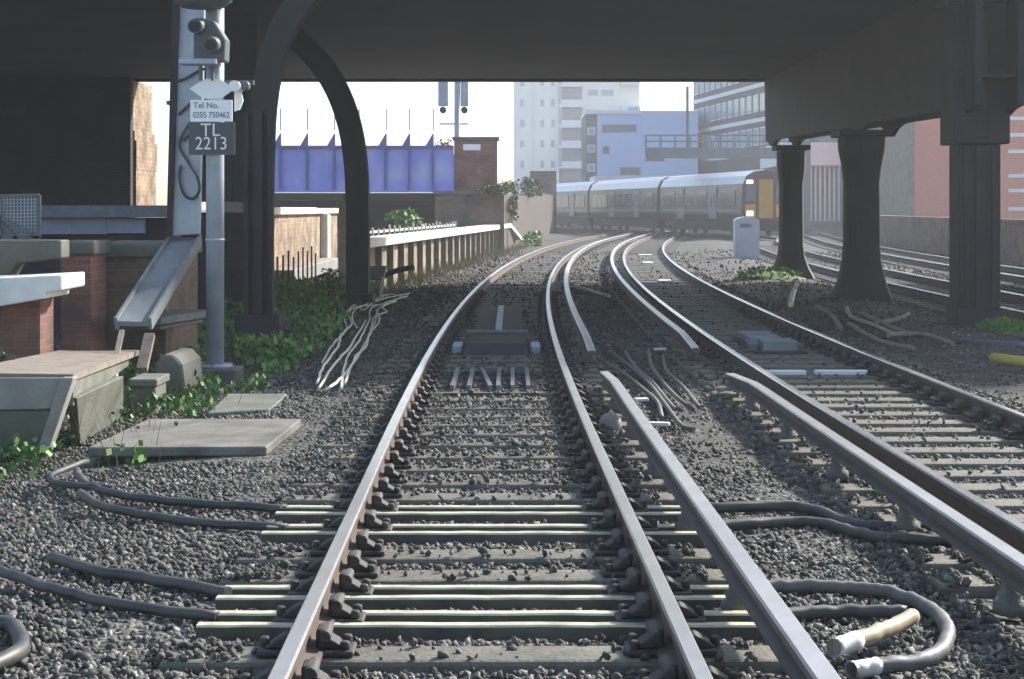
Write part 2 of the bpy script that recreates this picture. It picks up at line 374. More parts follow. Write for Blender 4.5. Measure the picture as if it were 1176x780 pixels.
def stones():
    rng = np.random.default_rng(11)
    t = (1+5**.5)/2
    ico = np.array([(-1,t,0),(1,t,0),(-1,-t,0),(1,-t,0),(0,-1,t),(0,1,t),(0,-1,-t),(0,1,-t),(t,0,-1),(t,0,1),(-t,0,-1),(-t,0,1)], float); ico /= np.linalg.norm(ico[0])
    fc = np.array([(0,11,5),(0,5,1),(0,1,7),(0,7,10),(0,10,11),(1,5,9),(5,11,4),(11,10,2),(10,7,6),(7,1,8),(3,9,4),(3,4,2),(3,2,6),(3,6,8),(3,8,9),(4,9,5),(2,4,11),(6,2,10),(8,6,7),(9,8,1)])
    pts = []
    for (d0, d1, dens, lo, hi) in ((5.4, 10, 2100, .007, .023), (10, 16, 1300, .008, .023), (16, 26, 560, .011, .026), (26, 48, 120, .018, .034), (48, 72, 14, .03, .055)):
        w = .31*d1+.4; n = int(dens*2*w*(d1-d0))
        x = rng.uniform(-w, w, n); y = rng.uniform(d0, d1, n); r = lo+(hi-lo)*rng.random(n)**1.5
        k = np.abs(x) < .31*y+.4; pts.append(np.stack([x[k], y[k], r[k]], 1))
    p = np.concatenate(pts); x, y, r = p.T
    c = np.array([c1(v) for v in y]); off = x-c
    keep = np.ones(len(x), bool)
    for o_ in (-.72, .72, 2.65, 4.09): keep &= np.abs(off-o_) > .11         # not on the rails
    for o_ in (1.08, 2.27): keep &= np.abs(off-o_) > .05
    for yb in DUCTS: keep &= ~((np.abs(y-yb) < .17) & (off > -1.26) & (off < 1.23))
    near = np.zeros(len(x), bool)
    for ys_ in SLEEPERS: near |= (np.abs(y-ys_) < .13)
    on = near & (off > -1.3) & (off < 1.3)
    inner = np.abs(off) < .98
    keep &= ~(on & (rng.random(len(x)) < np.where(inner, np.where(y > 11, .66, .92), .25)))
    near2 = np.zeros(len(x), bool)
    for ys_ in SLEEPERS2: near2 |= (np.abs(y-ys_) < .14)
    on2 = near2 & (off > 2.1) & (off < 4.7)
    keep &= ~(on2 & (rng.random(len(x)) < np.where((off > 2.5) & (off < 4.3), .95, .2)))
    on = on | on2
    keep &= ~((off < -2.3) & (rng.random(len(x)) < .55*np.clip((-2.3-off), 0, 1)))
    keep &= ~((y > 12.3) & (y < 14.6) & (x < -1.62) & (x > -3.2))
    keep &= ~(((off > 4.8) & (off < 7.5) & (y > 12)) & (rng.random(len(x)) < .8))
    keep &= ~(((off > 1.3) & (off < 2.15) & (y > 11.5)) & (rng.random(len(x)) < .6))
    x, y, r, off, on = x[keep], y[keep], r[keep], off[keep], on[keep]
    n = len(x)
    z = GZ + r*rng.uniform(-.1, .9, n) + np.where(on, .05, 0.0)
    z -= np.clip((-2.0-off)*.08, 0, .12)
    z += np.where((off > 4.9) & (off < 7.4), .10*np.sin(np.pi*np.clip((off-4.9)/2.5, 0, 1)), 0)
    q = rng.normal(size=(n,4)); q /= np.linalg.norm(q, axis=1)[:,None]
    a,b_,c_,d_ = q.T
    Rm = np.stack([np.stack([1-2*(c_*c_+d_*d_), 2*(b_*c_-a*d_), 2*(b_*d_+a*c_)],1), np.stack([2*(b_*c_+a*d_),1-2*(b_*b_+d_*d_),2*(c_*d_-a*b_)],1), np.stack([2*(b_*d_-a*c_),2*(c_*d_+a*b_),1-2*(b_*b_+c_*c_)],1)],1)
    sc_ = rng.uniform(.5, 1.35, (n,1,3))
    v = ico[None]*rng.uniform(.55, 1.35, (n,12,1))*sc_*r[:,None,None]
    v = np.einsum('nij,nkj->nki', Rm, v) + np.stack([x,y,z],1)[:,None,:]
    V = v.reshape(-1,3); Fs = (fc[None]+(np.arange(n)*12)[:,None,None]).reshape(-1,3)
    me = bpy.data.meshes.new('ballast_stones')
    me.vertices.add(len(V)); me.vertices.foreach_set('co', V.ravel())
    me.loops.add(Fs.size); me.loops.foreach_set('vertex_index', Fs.ravel().astype(np.int32))
    me.polygons.add(len(Fs)); me.polygons.foreach_set('loop_start', np.arange(0, Fs.size, 3, dtype=np.int32)); me.polygons.foreach_set('loop_total', np.full(len(Fs), 3, np.int32))
    ru = np.zeros(n)
    for o_ in (-.72, .72, 2.65, 4.09): ru = np.maximum(ru, np.exp(-((off-o_)/.26)**2)*rng.uniform(.4, .95, n))
    at = me.attributes.new('rust', 'FLOAT', 'POINT'); at.data.foreach_set('value', np.repeat(ru, 12).astype(np.float32))
    me.update(calc_edges=True); me.validate(); me.materials.append(M['stone'])
    o = bpy.data.objects.new('ballast_stones', me); COL.objects.link(o)
    tag(o, 'loose grey crushed stone ballast lying around the rails', 'ballast'); kind(o, 'stuff')
    print('stones', n)
DUCTS = [7.37, 7.88, 9.43, 10.03]
SLEEPERS = [5.8, 6.32, 6.85, 8.33, 8.86] + [10.62+.6*i for i in range(93)]
SLEEPERS2 = [8.2+.56*i for i in range(105)]
stones()

# ------------------------------------------------------------ the tracks
def rail_mesh(path, hw=.035, ztop=0.0, h=.155, foot=.07, side='rail_side', head='rail_head', ramp=False):
    prof = [(-hw,-.01),(-hw+.008,0),(hw-.008,0),(hw,-.01),(hw,-.038),(.010,-.05),(.010,-h+.03),(foot,-h+.015),(foot,-h),(-foot,-h),(-foot,-h+.015),(-.010,-h+.03),(-.010,-.05),(-hw,-.038)]
    b = MB(); k = len(prof); n = len(path)
    for i, p in enumerate(path):
        q0 = path[max(i-1,0)]; q1 = path[min(i+1,n-1)]; dx, dy = q1[0]-q0[0], q1[1]-q0[1]; L = math.hypot(dx,dy); nx, ny = dy/L, -dx/L
        zt = ztop + (p[2] if len(p) > 2 else 0)
        for a, z in prof: b.v.append((p[0]+nx*a, p[1]+ny*a, zt+z))
    for i in range(n-1):
        for j in range(k):
            j2 = (j+1) % k
            b.f.append([i*k+j, i*k+j2, (i+1)*k+j2, (i+1)*k+j]); b.m.append(1 if j in (0,1,2) else 0); b.sm.append(False)
    b.f.append(list(range(k))); b.f.append([(n-1)*k+j for j in range(k)][::-1]); b.m += [0,0]; b.sm += [False,False]
    return b
def trk(off, d0, d1, step=1.0):
    n = max(2, int((d1-d0)/step)); return [(c1(d0+(d1-d0)*i/n)+off, d0+(d1-d0)*i/n) for i in range(n+1)]
RAILM = [M['rail_side'], M['rail_head']]
for off, lab in ((-.72, 'left running rail of the left track, rusty brown side and polished top'), (.72, 'right running rail of the left track, a long bright polished curve'),
                 (2.65, 'left running rail of the right hand track beside its conductor rail'), (4.09, 'right running rail of the right hand track, passing nearest the iron columns')):
    tag(rail_mesh(trk(off, 3, 126)).build('running_rail', RAILM), lab, 'rail')
for off, lab in ((8.03, 'first rail behind the iron columns, on the far right tracks'), (9.47, 'second rail behind the iron columns, on the far right tracks'),
                 (11.78, 'third rail behind the iron columns, on the far right tracks'), (13.22, 'farthest rail behind the iron columns, beside the boundary wall')):
    if off < 10:
        path = trk(off, 20, 85, 2) + [(p[0]+off-8.75, p[1]) for p in ((12.95, 90), (13.9, 96), (13.85, 101.5), (12.9, 107), (9.9, 122), (4.0, 152), (0.5, 170))]
        path = [tuple(v)[:2] for v in smooth_path([(a, b, 0) for a, b in path], 3)]
    else: path = trk(off, 20, 120, 2)
    tag(rail_mesh(path).build('running_rail', RAILM), lab, 'rail')

def cond(off, d0, d1, lab, ramp0, ramp1):
    pts = []
    for x, y in trk(off, d0, d1, .5):
        z = 0
        if ramp0: z -= .07*max(0, 1-(y-d0)/1.6)
        if ramp1: z -= .07*max(0, 1-(d1-y)/1.6)
        pts.append((x, y, z))
    t = thing('conductor_rail', lab, 'conductor rail', (c1(d0)+off, d0, GZ))
    rail_mesh(pts, .045, .085, .12, .05).build('rail', [M['cond_side'], M['cond_head']], t)
    y = d0+.8; k = 0
    proto = None
    while y < min(d1-.3, d0+60) and k < 40:
        if proto is None:
            proto = MB().lathe((c1(y)+off, y, GZ+.03), [(.075,0),(.075,.05),(.05,.06),(.06,.09),(.04,.10),(.04,.15)], 12).build('insulator', M['dark_concrete'], t)
            x0, y0 = c1(y)+off, y
        else: dup(proto, loc=(c1(y)+off-x0, y-y0, 0))
        y += 1.9; k += 1
cond(1.08, 3, 16.8, 'near conductor rail of the left track, ending at the gap by the debris', False, True)
cond(1.08, 19.2, 110, 'far conductor rail of the left track, curving away beyond the gap', True, False)
cond(2.27, 3, 16.6, 'near conductor rail of the right hand track, dull grey, foreground', False, True)
cond(2.27, 19.6, 110, 'far conductor rail of the right hand track, bright, beyond the gap', True, False)

def chair_mesh():
    b = MB()
    b.box(-.19,.19,-.085,.085,-.165,-.140)
    b.prism([(-.165,-.055,-.138),(-.04,-.055,-.138),(-.04,-.055,-.062),(-.075,-.055,-.058),(-.10,-.055,-.10)], (0,.11,0))
    b.prism([(.165,-.05,-.138),(.075,-.05,-.138),(.06,-.05,-.105),(.08,-.05,-.085),(.11,-.05,-.10)], (0,.10,0))
    b.cyl((-.155,-.055,-.14),(-.155,-.055,-.105),.022,n=6); b.cyl((-.155,.055,-.14),(-.155,.055,-.105),.022,n=6); b.cyl((.165,.0,-.14),(.165,.0,-.10),.022,n=6)
    b.tube([(-.075,-.10,-.085),(-.075,.09,-.085)], [.024,.03], 8)
    return b
def make_sleeper(lab, group, chairs=True, cat='sleeper'):
    t = thing('sleeper', lab, cat, (0,0,0), group)
    b = MB(); L = 1.28
    n = 10
    vs = []; r_ = random.Random(5)
    b.box(-L, L, -.125, .125, -.30, -.167)
    b.build('sleeper_block', M['sleeper'], t, bevel=.02, bseg=2)
    if chairs:
        for s in (-1, 1):
            cb = chair_mesh().build('rail_chair', M['chair'], t, bevel=.012, bseg=2)
            cb.location = (.72*s, 0, 0); cb.rotation_euler = (0, 0, 0 if s > 0 else math.pi)
    return t
g1 = 'sleepers of the left track'; g2 = 'sleepers of the right hand track'
l1 = 'grey weathered sleeper half buried in ballast under the left track'
l2 = 'grey weathered sleeper under the right hand track beside the iron columns'
sA = make_sleeper(l1, g1); sB = make_sleeper(l1, g1, False); sC = make_sleeper(l2, g2); sD = make_sleeper(l2, g2, False)
fa = fb = fc_ = fd = True
rr = random.Random(21)
def put(proto, first, x, y, rz):
    o = proto if first else dup(proto)
    o.location = (x, y, rr.uniform(-.008, .004)); o.rotation_euler = (0, 0, rz); return o
for y in SLEEPERS:
    rz = -math.atan(c1s(y)) + rr.uniform(-.008, .008)
    if y < 36: put(sA, fa, c1(y), y, rz); fa = False
    else: put(sB, fb, c1(y), y, rz); fb = False
for y in SLEEPERS2:
    rz = -math.atan(c1s(y)) + rr.uniform(-.006, .006)
    if y < 30: put(sC, fc_, c1(y)+3.37, y, rz); fc_ = False
    else: put(sD, fd, c1(y)+3.37, y, rz); fd = False
b = MB()
for off, d0, d1 in ((0, 66.5, 125), (3.37, 67.2, 125), (8.75, 22, 84), (12.5, 22, 110)):
    y = d0
    while y < d1:
        mt = Matrix.Translation((c1(y)+off, y, 0)) @ Matrix.Rotation(-math.atan(c1s(y)), 4, 'Z'); b.box(-1.28, 1.28, -.125, .125, -.3, -.17, 0, mt); y += .62
o = b.build('distant_sleepers', M['sleeper'], base=(0,0,0)); tag(o, 'rows of distant sleepers under the far tracks', 'sleepers'); kind(o, 'stuff')

# hollow steel sleepers carrying cables across
def hollow(y, lab):
    t = thing('hollow_sleeper', lab, 'sleeper', (c1(y), y, GZ), 'hollow sleepers with cables')
    x0, x1 = c1(y)-1.22, c1(y)+1.20
    MB().box(x0, x1, y-.13, y+.13, -.33, -.262).build('trough_base', M['dark_void'], t)
    for s in (-1, 1):
        yy = y+s*.105; b = MB()
        n = 22; V = []
        for i in range(n+1):    # one continuous ridge: sheen painted on top, shade and grime on sides
            xx = x0+(x1-x0)*i/n; w_ = .034+rr.uniform(-.002,.002); zt = -.148-rr.uniform(0,.003)
            V += [(xx, yy-w_-.012, -.28), (xx, yy-w_, zt-.008), (xx, yy-w_*.8, zt), (xx, yy+w_*.8, zt), (xx, yy+w_, zt-.008), (xx, yy+w_+.012, -.28)]
        Fq = [[i*6+j, (i+1)*6+j, (i+1)*6+j+1, i*6+j+1] for i in range(n) for j in range(5)]
        b.add(V, Fq+[list(range(6)), [n*6+j for j in range(6)][::-1]])
        b.m = [0 if (q < n*5 and q % 5 in (1,2,3)) else 1 for q in range(len(b.f))]
        b.build('ridge', [M['pale_sleeper'], M['grimy_shaded']], t)
    for s in (-1, 1):
        cm = chair_mesh(); cm.v = [(c1(y)+s*(.72+v[0]), y+s*v[1], v[2]) for v in cm.v]
        cm.build('rail_chair', M['chair'], t, bevel=.012, bseg=2)
hollow(7.37, 'pale hollow sleeper, nearest of the four bright twin ridged sleepers')
hollow(7.88, 'pale hollow sleeper, second nearest of the four bright twin ridged ones')
hollow(9.43, 'pale hollow sleeper, third nearest of the four bright twin ridged ones')
hollow(10.03, 'pale hollow sleeper, farthest of the four bright twin ridged sleepers')

# ------------------------------------------------------------ the iron bridge overhead
BR = thing('railway_bridge', 'dark sooty iron railway bridge crossing above the tracks on columns', 'bridge', (1.5, 35, GZ))
DZ = 5.35
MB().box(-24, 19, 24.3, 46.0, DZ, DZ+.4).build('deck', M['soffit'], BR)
b = MB(); b.box(-24, 19, 45.4, 45.46, 4.95, 7.0); b.box(-24, 19, 45.25, 45.61, 4.90, 4.948); b.box(-24, 19, 45.25, 45.61, 7.002, 7.05)
x = -23.5
while x < 19: b.box(x, x+.05, 45.3, 45.398, 4.95, DZ-.002); b.box(x, x+.05, 45.462, 45.56, 4.95, 6.99); x += 1.5
b.build('edge_girder', M['iron'], BR)
b = MB(); b.box(-24, 19, 24.2, 24.26, 4.95, 7.0); b.box(-24, 19, 24.05, 24.4, 4.90, 4.948)
x = -23.5
while x < 19: b.box(x, x+.05, 24.1, 24.198, 4.95, 6.99); x += 1.5
b.build('edge_girder', M['iron'], BR)
MB().box(-24, 19, 24.42, 45.22, 4.96, 5.0).build('soffit', M['soffit'], BR)
# long girder over the row of columns
def girder_side(x0, x1):
    bot = []
    for y in np.arange(24.6, 45.2, .4):
        z = 3.06 + (y-25)*.0135
        for yc in (25.6, 33.0, 44.0): z -= .22*max(0, 1-abs(y-yc)/1.1)**2
        bot.append((x0, y, z))
    poly = bot + [(x0, 45.2, 4.935), (x0, 24.6, 4.935)]
    return poly
b = MB(); b.prism(girder_side(6.55, 0), (.10, 0, 0)); b.prism(girder_side(7.15, 0), (.10, 0, 0)); b.box(6.652, 7.148, 24.7, 45.1, 3.45, 3.50)
b.build('column_girder', M['iron'], BR)
def round_col(x, y, prof, nm='column'):
    c = MB().lathe((x, y, GZ), prof, 20, square=.35).build(nm, M['iron'], BR)
    return c
top = 3.4-GZ
c = round_col(7.05, 44.0, [(.62,-.1),(.60,.05),(.44,.35),(.35,.6),(.31,.9),(.30,2.4),(.34,2.7),(.36,2.9),(.36,3.25)])
MB().cbox((7.05,44,3.12),(.86,.86,.12)).build('capital', M['iron'], c, bevel=.02)
c = round_col(6.62, 33.0, [(.60,-.1),(.57,.12),(.46,.42),(.38,.75),(.345,1.1),(.335,2.3),(.37,2.6),(.43,2.9),(.45,3.2)])
MB().cbox((6.62,33,3.0),(1.0,1.0,.12)).build('capital', M['iron'], c, bevel=.02)
c = MB(); x0, y0 = 6.80, 25.6
c.box(x0-.30, x0+.30, y0-.3, y0+.3, GZ-.1, 2.52); c.box(x0-.08, x0+.08, y0-.345, y0-.302, GZ, 2.5); c.box(x0-.34, x0+.34, y0-.34, y0+.34, GZ-.1, GZ+.35)
c.box(x0-.24, x0-.16, y0-.33, y0-.302, GZ+.36, 2.5); c.box(x0+.16, x0+.24, y0-.33, y0-.302, GZ+.36, 2.5)
c = c.build('column', M['iron'], BR, bevel=.015)
MB().box(x0-.41, x0+.41, y0-.41, y0+.41, 2.524, 4.55).box(x0-.10, x0+.10, y0-.45, y0-.412, 2.6, 4.5).build('capital', M['iron'], c, bevel=.02)
MB().box(x0-.52, x0+.52, y0-.52, y0+.52, 4.554, 4.93).build('cap_plate', M['iron'], c, bevel=.02)
# left columns with curved brackets
def swept(pts, w, dpt):
    b = MB()
    for i in range(len(pts)-1): pass
    n = len(pts); V = []
    for i, p in enumerate(pts):
        p = Vector(p); d = (Vector(pts[min(i+1,n-1)])-Vector(pts[max(i-1,0)])).normalized(); s = Vector((0,1,0)).cross(d).normalized()
        for a, q in ((-1,-1),(1,-1),(1,1),(-1,1)): V.append(p + s*a*w[i]/2 + Vector((0,q*dpt/2,0)))
    F_ = [(0,1,2,3), tuple((n-1)*4+j for j in (3,2,1,0))]
    for i in range(n-1):
        for j in range(4): F_.append((i*4+j, (i+1)*4+j, (i+1)*4+(j+1)%4, i*4+(j+1)%4))
    b.add(V, F_); return b
pa = [(299,395),(299,330),(299,250),(300,180),(303,120),(312,70),(328,28),(352,-5),(390,-40)]
b = swept(smooth_path([P(x, y, 24.0) for x, y in pa], 3), [.34]*25, .32)
xa = P(299,300,24).x
b.box(xa-.30, xa+.30, 23.7, 24.3, GZ-.1, GZ+.35); b.box(xa-.06, xa+.06, 23.76, 23.828, GZ+.36, 2.9); b.box(xa-.2, xa-.13, 23.78, 23.828, GZ+.36, 2.9); b.box(xa+.13, xa+.2, 23.78, 23.828, GZ+.36, 2.9)
b.build('column', M['iron'], BR)
pb = [(411,350),(411,300),(411,240),(409,190),(402,145),(388,105),(366,70),(335,40)]
b = swept(smooth_path([P(x, y, 32.0) for x, y in pb], 3), [.42]*22, .34)
xb = P(411,300,32).x
b.box(xb-.3, xb+.3, 31.7, 32.3, GZ-.2, GZ+.25); b.box(xb-.05, xb+.05, 31.77, 31.828, GZ+.26, 2.3)
b.build('column', M['iron'], BR)

# dark abutment, hoarding and the lit piers on the left
o = MB().box(-24, -9.75, 44.5, 44.8, GZ-.1, DZ-.005).build('abutment_wall', M['shade_brick']); tag(o, 'brick abutment coloured black for the shade under the bridge at left', 'wall')  # wall colour carries the darkness of the bridge shadow
b = MB(); b.box(-5.62, -4.42, 30.0, 30.12, 1.70, DZ-.005)
for i in range(6): b.box(-5.6+i*.2, -5.6+i*.2+.185, 29.97, 29.998, 1.70, DZ-.02)
b.box(-5.62, -5.50, 30.14, 30.3, GZ-.1, DZ-.01)
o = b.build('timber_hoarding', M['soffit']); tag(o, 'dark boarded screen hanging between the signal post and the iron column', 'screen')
o = MB().box(-5.7, -4.40, 30.0, 30.3, GZ-.15, 1.45).box(-5.75, -4.35, 29.95, 30.35, 1.452, 1.52).build('dwarf_wall', M['shade_brick']); tag(o, 'black low brick wall below the dark boarded screen', 'wall')
b = MB()
for z0, z1, y1, xr in ((GZ-.1, 1.5, 47.2, -9.72), (1.502, 2.6, 47.45, -9.70), (2.602, 3.35, 47.6, -9.69), (3.352, 3.6, 47.5, -9.74), (3.602, 4.9, 47.3, -9.78)):
    b.box(-10.5, xr, 44.95, y1, z0, z1)
o = b.build('brick_pier', M['stock_brick']); tag(o, 'sunlit yellow brick pier standing at the end of the black abutment', 'pier')
b = MB(); b.box(-9.62, -9.25, 48.9, 49.2, GZ, 4.5); b.box(-9.7, -9.18, 48.85, 49.25, 4.502, 4.62)
o = b.build('steel_stanchion', M['galv_dark'], bevel=.01); tag(o, 'grey steel stanchion beside the sunlit yellow brick pier', 'post')

# sunlit brick wall with white coping beyond the bridge
t = thing('brick_wall', 'sunlit yellow brick wall with white coping seen between two iron columns', 'wall', (-5.9, 49, GZ))
MB().box(-6.1, -5.72, 41.0, 57.0, GZ-.1, 1.43).build('wall', M['stock_brick'], t)
MB().box(-6.2, -5.60, 40.9, 50.0, 1.434, 1.62).box(-6.2, -5.60, 50.02, 57.1, 1.40+.034, 1.60).build('coping', M['coping'], t, bevel=.02)
MB().box(-5.716, -5.5, 52.0, 52.7, GZ-.1, 1.42).build('pilaster', M['coping'], t)
b = MB(); b.box(-5.68, -5.2, 41.5, 52, GZ, .12)
b.build('ledge', M['concrete'], t, bevel=.02)
o = MB().beam(P(393,330,36), P(393,230,36), .14, .14).build('timber_post', M['timber_pale']); tag(o, 'pale upright timber post standing left of the far left iron column', 'post')
# fence of rusty pickets before the wall
t = thing('picket_fence', 'short row of rusty iron pickets in front of the sunlit brick wall', 'fence', (-5.0, 40, GZ))
pk = None
for i in range(9):
    y = 37.5+i*1.0; x = -5.05-.01*i
    if pk is None: pk = MB().box(x-.02, x+.02, y-.02, y+.02, GZ-.1, .55).build('picket', M['rail_side'], t); p0 = (x, y)
    else: dup(pk, loc=(x-p0[0], y-p0[1], rr.uniform(-.15, .1)))

# ------------------------------------------------------------ old platform with white edge
t = thing('station_platform', 'disused low platform with white coping and timber post face', 'platform', (-2.2, 60, GZ))
def plat(d):   # edge line
    a = (d-39.0)/(81-39.0); return -3.30+a*3.15
bw, bc = MB(), MB()
n = 14
for i in range(n):
    d0 = 39+42*i/n; d1 = 39+42*(i+1)/n; e0, e1 = plat(d0), plat(d1)
    bw.add([(e0-.08,d0,GZ-.1),(e1-.08,d1,GZ-.1),(e1-.08,d1,.68),(e0-.08,d0,.68)], [(0,1,2,3)])
    z0, z1 = .70, .70
    bc.prism([(e0+.12,d0+.01,.70),(e0+.12,d0+.01,.90),(e0-.55,d0+.01,.90),(e0-.55,d0+.01,.70)], (e1-e0, d1-d0-.02, 0))
bw.add([(plat(39)-.08,39,GZ-.1),(plat(39)-.5,39,GZ-.1),(plat(39)-.5,39,.68),(plat(39)-.08,39,.68)], [(0,1,2,3)])
bw.add([(plat(81)-.08,81,GZ-.1),(plat(81)-3.5,81,GZ-.1),(plat(81)-3.5,81,.68),(plat(81)-.08,81,.68)], [(3,2,1,0)])
bw.add([(plat(39)-.55,39,.695),(plat(39)-.4,39,.695),(plat(81)-.4,81,.695),(plat(81)-3.5,81,.695)], [(0,1,2,3)])
bw.build('platform_face', M['platform_face'], t); bc.build('coping', M['coping'], t, bevel=.02)
pp = None
for i in range(22):
    d = 39.3+i*1.92; x = plat(d)+.0; y = d
    if pp is None: pp = MB().box(x-.08, x+.06, y-.09, y+.09, GZ-.1, .69).build('face_post', M['timber'], t); p0 = (x, y)
    else: dup(pp, loc=(x-p0[0], y-p0[1], 0))
# ramp end
MB().prism([(plat(81)-.55,81.02,.88),(plat(81)+.12,81.02,.88),(plat(85.5)+.3,85.5,.2),(plat(85.5)-.5,85.5,.2)], (0,0,-.16)).build('ramp_slab', M['coping'], t)
# low white palings at the back of the platform
t = thing('paling_fence', 'low white palings along the back of the old platform', 'fence', (-3.2, 46, .69))
pk = None
for i in range(26):
    d = 40+i*1.0; x = plat(d)-.75; 
    if pk is None: pk = MB().box(x-.03, x+.03, d-.02, d+.02, .69, 1.12).build('paling', M['coping'], t); p0 = (x, d)
    else: dup(pk, loc=(x-p0[0], d-p0[1], rr.uniform(-.1,.05)))
MB().beam((plat(40)-.79, 40, .98), (plat(65)-.79, 65, .98), .03, .06).build('rail', M['coping'], t)

# ------------------------------------------------------------ blue plate girder bridge at the left
d = 75.0
t = thing('blue_girder_bridge', 'blue painted plate girder footbridge span left of the red brick pillar', 'bridge', (-6.5, d, GZ))
xl, xr = -11.5, P(521,0,d).x
zt, zb = P(0,170,d).z, P(0,219,d).z
b = MB(); b.box(xl, xr, d, d+.05, zb+.002, zt-.002); b.box(xl, xr, d-.2, d+.25, zb-.08, zb); b.build('web_plate', M['blue'], t)
MB().box(xl, xr, d-.2, d+.25, zt, zt+.1).build('top_flange', M['blue_dark'], t)
st = None
for xp in (258, 289, 322, 353, 384, 412, 443, 470, 497):
    x = P(xp,0,d).x
    if st is None:
        b = MB(); b.box(x-.05, x+.05, d-.19, d-.002, zb+.002, zt-.002)
        b.prism([(x-.3,d-.12,zt+.102),(x+.05,d-.12,zt+.102),(x+.05,d-.12,zt+.62),(x+.0,d-.12,zt+.62)], (0,.08,0)); b.box(x+.0, x+.05, d-.1, d-.06, zt+.76, zt+1.7)
        st = b.build('stiffener', M['blue_dark'], t); x_0 = x
    else: dup(st, loc=(x-x_0, 0, 0))
MB().box(xl, xr, d+.26, d+9, zb-.4, zb-.1).build('deck', M['soffit'], t)
b = MB(); b.box(xl, xr, d+8.95, d+9, zb+.002, zt); b.build('back_girder', M['blue'], t)
MB().box(xl, xr+.3, d+7, d+7.6, GZ-.1, zb-.402).build('back_wall', M['shade_brick'], t)
MB().box(xl-1.0, xl, d-.3, d+9, GZ-.1, zb-.402).build('side_wall', M['shade_brick'], t)

# brick pillar, abutment, retaining wall
t = thing('brick_pillar', 'square red brick pillar with stone cap at the end of the blue girder', 'pillar', (-1.6, 75.5, GZ))
x0, x1 = P(521,0,75).x+.02, P(571,0,75).x
MB().box(x0, x1, 74.9, 76.6, 2.36, 4.55).build('shaft', M['red_brick'], t)
MB().box(x0-.08, x1+.08, 74.8, 76.7, 4.554, 4.68).build('cap', M['dark_concrete'], t, bevel=.02)
MB().box(P(532,0,75).x, P(552,0,75).x, 74.86, 74.895, 4.1, 4.36).build('nameplate', M['sign_white'], t)
MB().box(P(500,0,75).x, x1+.3, 74.6, 76.9, GZ-.1, 2.2).build('plinth', M['brown_brick'], t)
MB().box(P(498,0,75).x, x1+.4, 74.5, 77.0, 2.204, 2.356).build('string_course', M['dark_concrete'], t)
b = MB()
wl = [(-.4, 76.9), (.8, 95), (2.0, 115), (3.3, 136)]
for i in range(3):
    (xa_, ya_), (xb_, yb_) = wl[i], wl[i+1]; h0, h1 = (2.3, 2.4, 2.6, 2.8)[i:i+2]
    b.prism([(xa_,ya_,GZ-.1),(xa_,ya_,h0),(xa_-.5,ya_,h0),(xa_-.5,ya_,GZ-.1)], (xb_-xa_, yb_-ya_-.01, 0))
o = b.build('retaining_wall', M['dull_brick']); tag(o, 'long brown brick retaining wall curving from the pillar towards the train', 'wall')
b = MB(); b.box(1.6, 3.25, 134, 136.5, GZ, 3.9); b.box(1.4, 3.4, 133.9, 136.6, 3.904, 4.5); b.box(3.26, 3.42, 133.95, 134.1, GZ, 3.9)
o = b.build('brick_hut', M['brown_brick']); tag(o, 'dark brick hut at the end of the retaining wall, hiding the train tail', 'hut')
# ivy, weeds, grass on the left
def bush(name, lab, cat, c, rad, n, size, mat='leaf', stem=True, group=None):
    t = thing(name, lab, cat, (c[0], c[1], c[2]-rad[2]), group)
    b = MB()
    for k in range(7):
        q = Vector((random.uniform(-.6,.6)*rad[0], random.uniform(-.6,.6)*rad[1], random.uniform(-.5,.55)*rad[2]))
        f = random.uniform(.35,.6); b.leaves(Vector(c)+q, (rad[0]*f, rad[1]*f, rad[2]*f), n//7, size, 0, .3)
    b.build('foliage', M[mat], t)
    s = MB()
    for k in range(5):
        e = Vector(c)+Vector((random.uniform(-.6,.6)*rad[0], random.uniform(-.6,.6)*rad[1], random.uniform(-.1,.7)*rad[2]))
        s.cyl((c[0]+random.uniform(-.1,.1), c[1], c[2]-rad[2]), e, .012+size*.06, .004, 5)
    s.build('stem', M['timber'], t)
    return t
bush('shrub', 'dark green shrub climbing behind the red brick pillar', 'shrub', (-.1, 84, 2.45), (.8, 2.0, .7), 700, .13, 'leaf_dark')
bush('shrub', 'grey green shrub on top of the retaining wall', 'shrub', (.9, 97, 2.9), (.9, 3.0, .7), 700, .16, 'leaf_dark')
bush('shrub', 'small bush peeping over the blue girder beside the pillar', 'shrub', (-3.0, 79, 4.2), (.5, .6, .8), 350, .14, 'leaf_dark')
bush('ivy', 'trailing ivy on the near end of the retaining wall', 'ivy', (-.05, 80.5, 1.7), (.28, 3.0, .75), 700, .13, 'leaf_dark')
bush('ivy', 'low scrub growing at the base of the retaining wall', 'scrub', (.9, 88, .1), (.5, 6.0, .45), 700, .13, 'leaf')
bush('ivy', 'green growth hanging under the brick pillar stone course', 'ivy', (-.9, 74.3, 2.35), (.75, .35, .35), 500, .12, 'leaf_dark')
bush('shrub', 'rounded pale green bush growing behind the old platform', 'shrub', (-3.9, 58, 1.0), (.85, 1.0, .6), 900, .12, 'leaf')
for i, (x, y, dd, s_) in enumerate(((448,236,60,.5), (472,234,60,.3), (600,205,100,1.0), (620,210,110,1.2))): pass

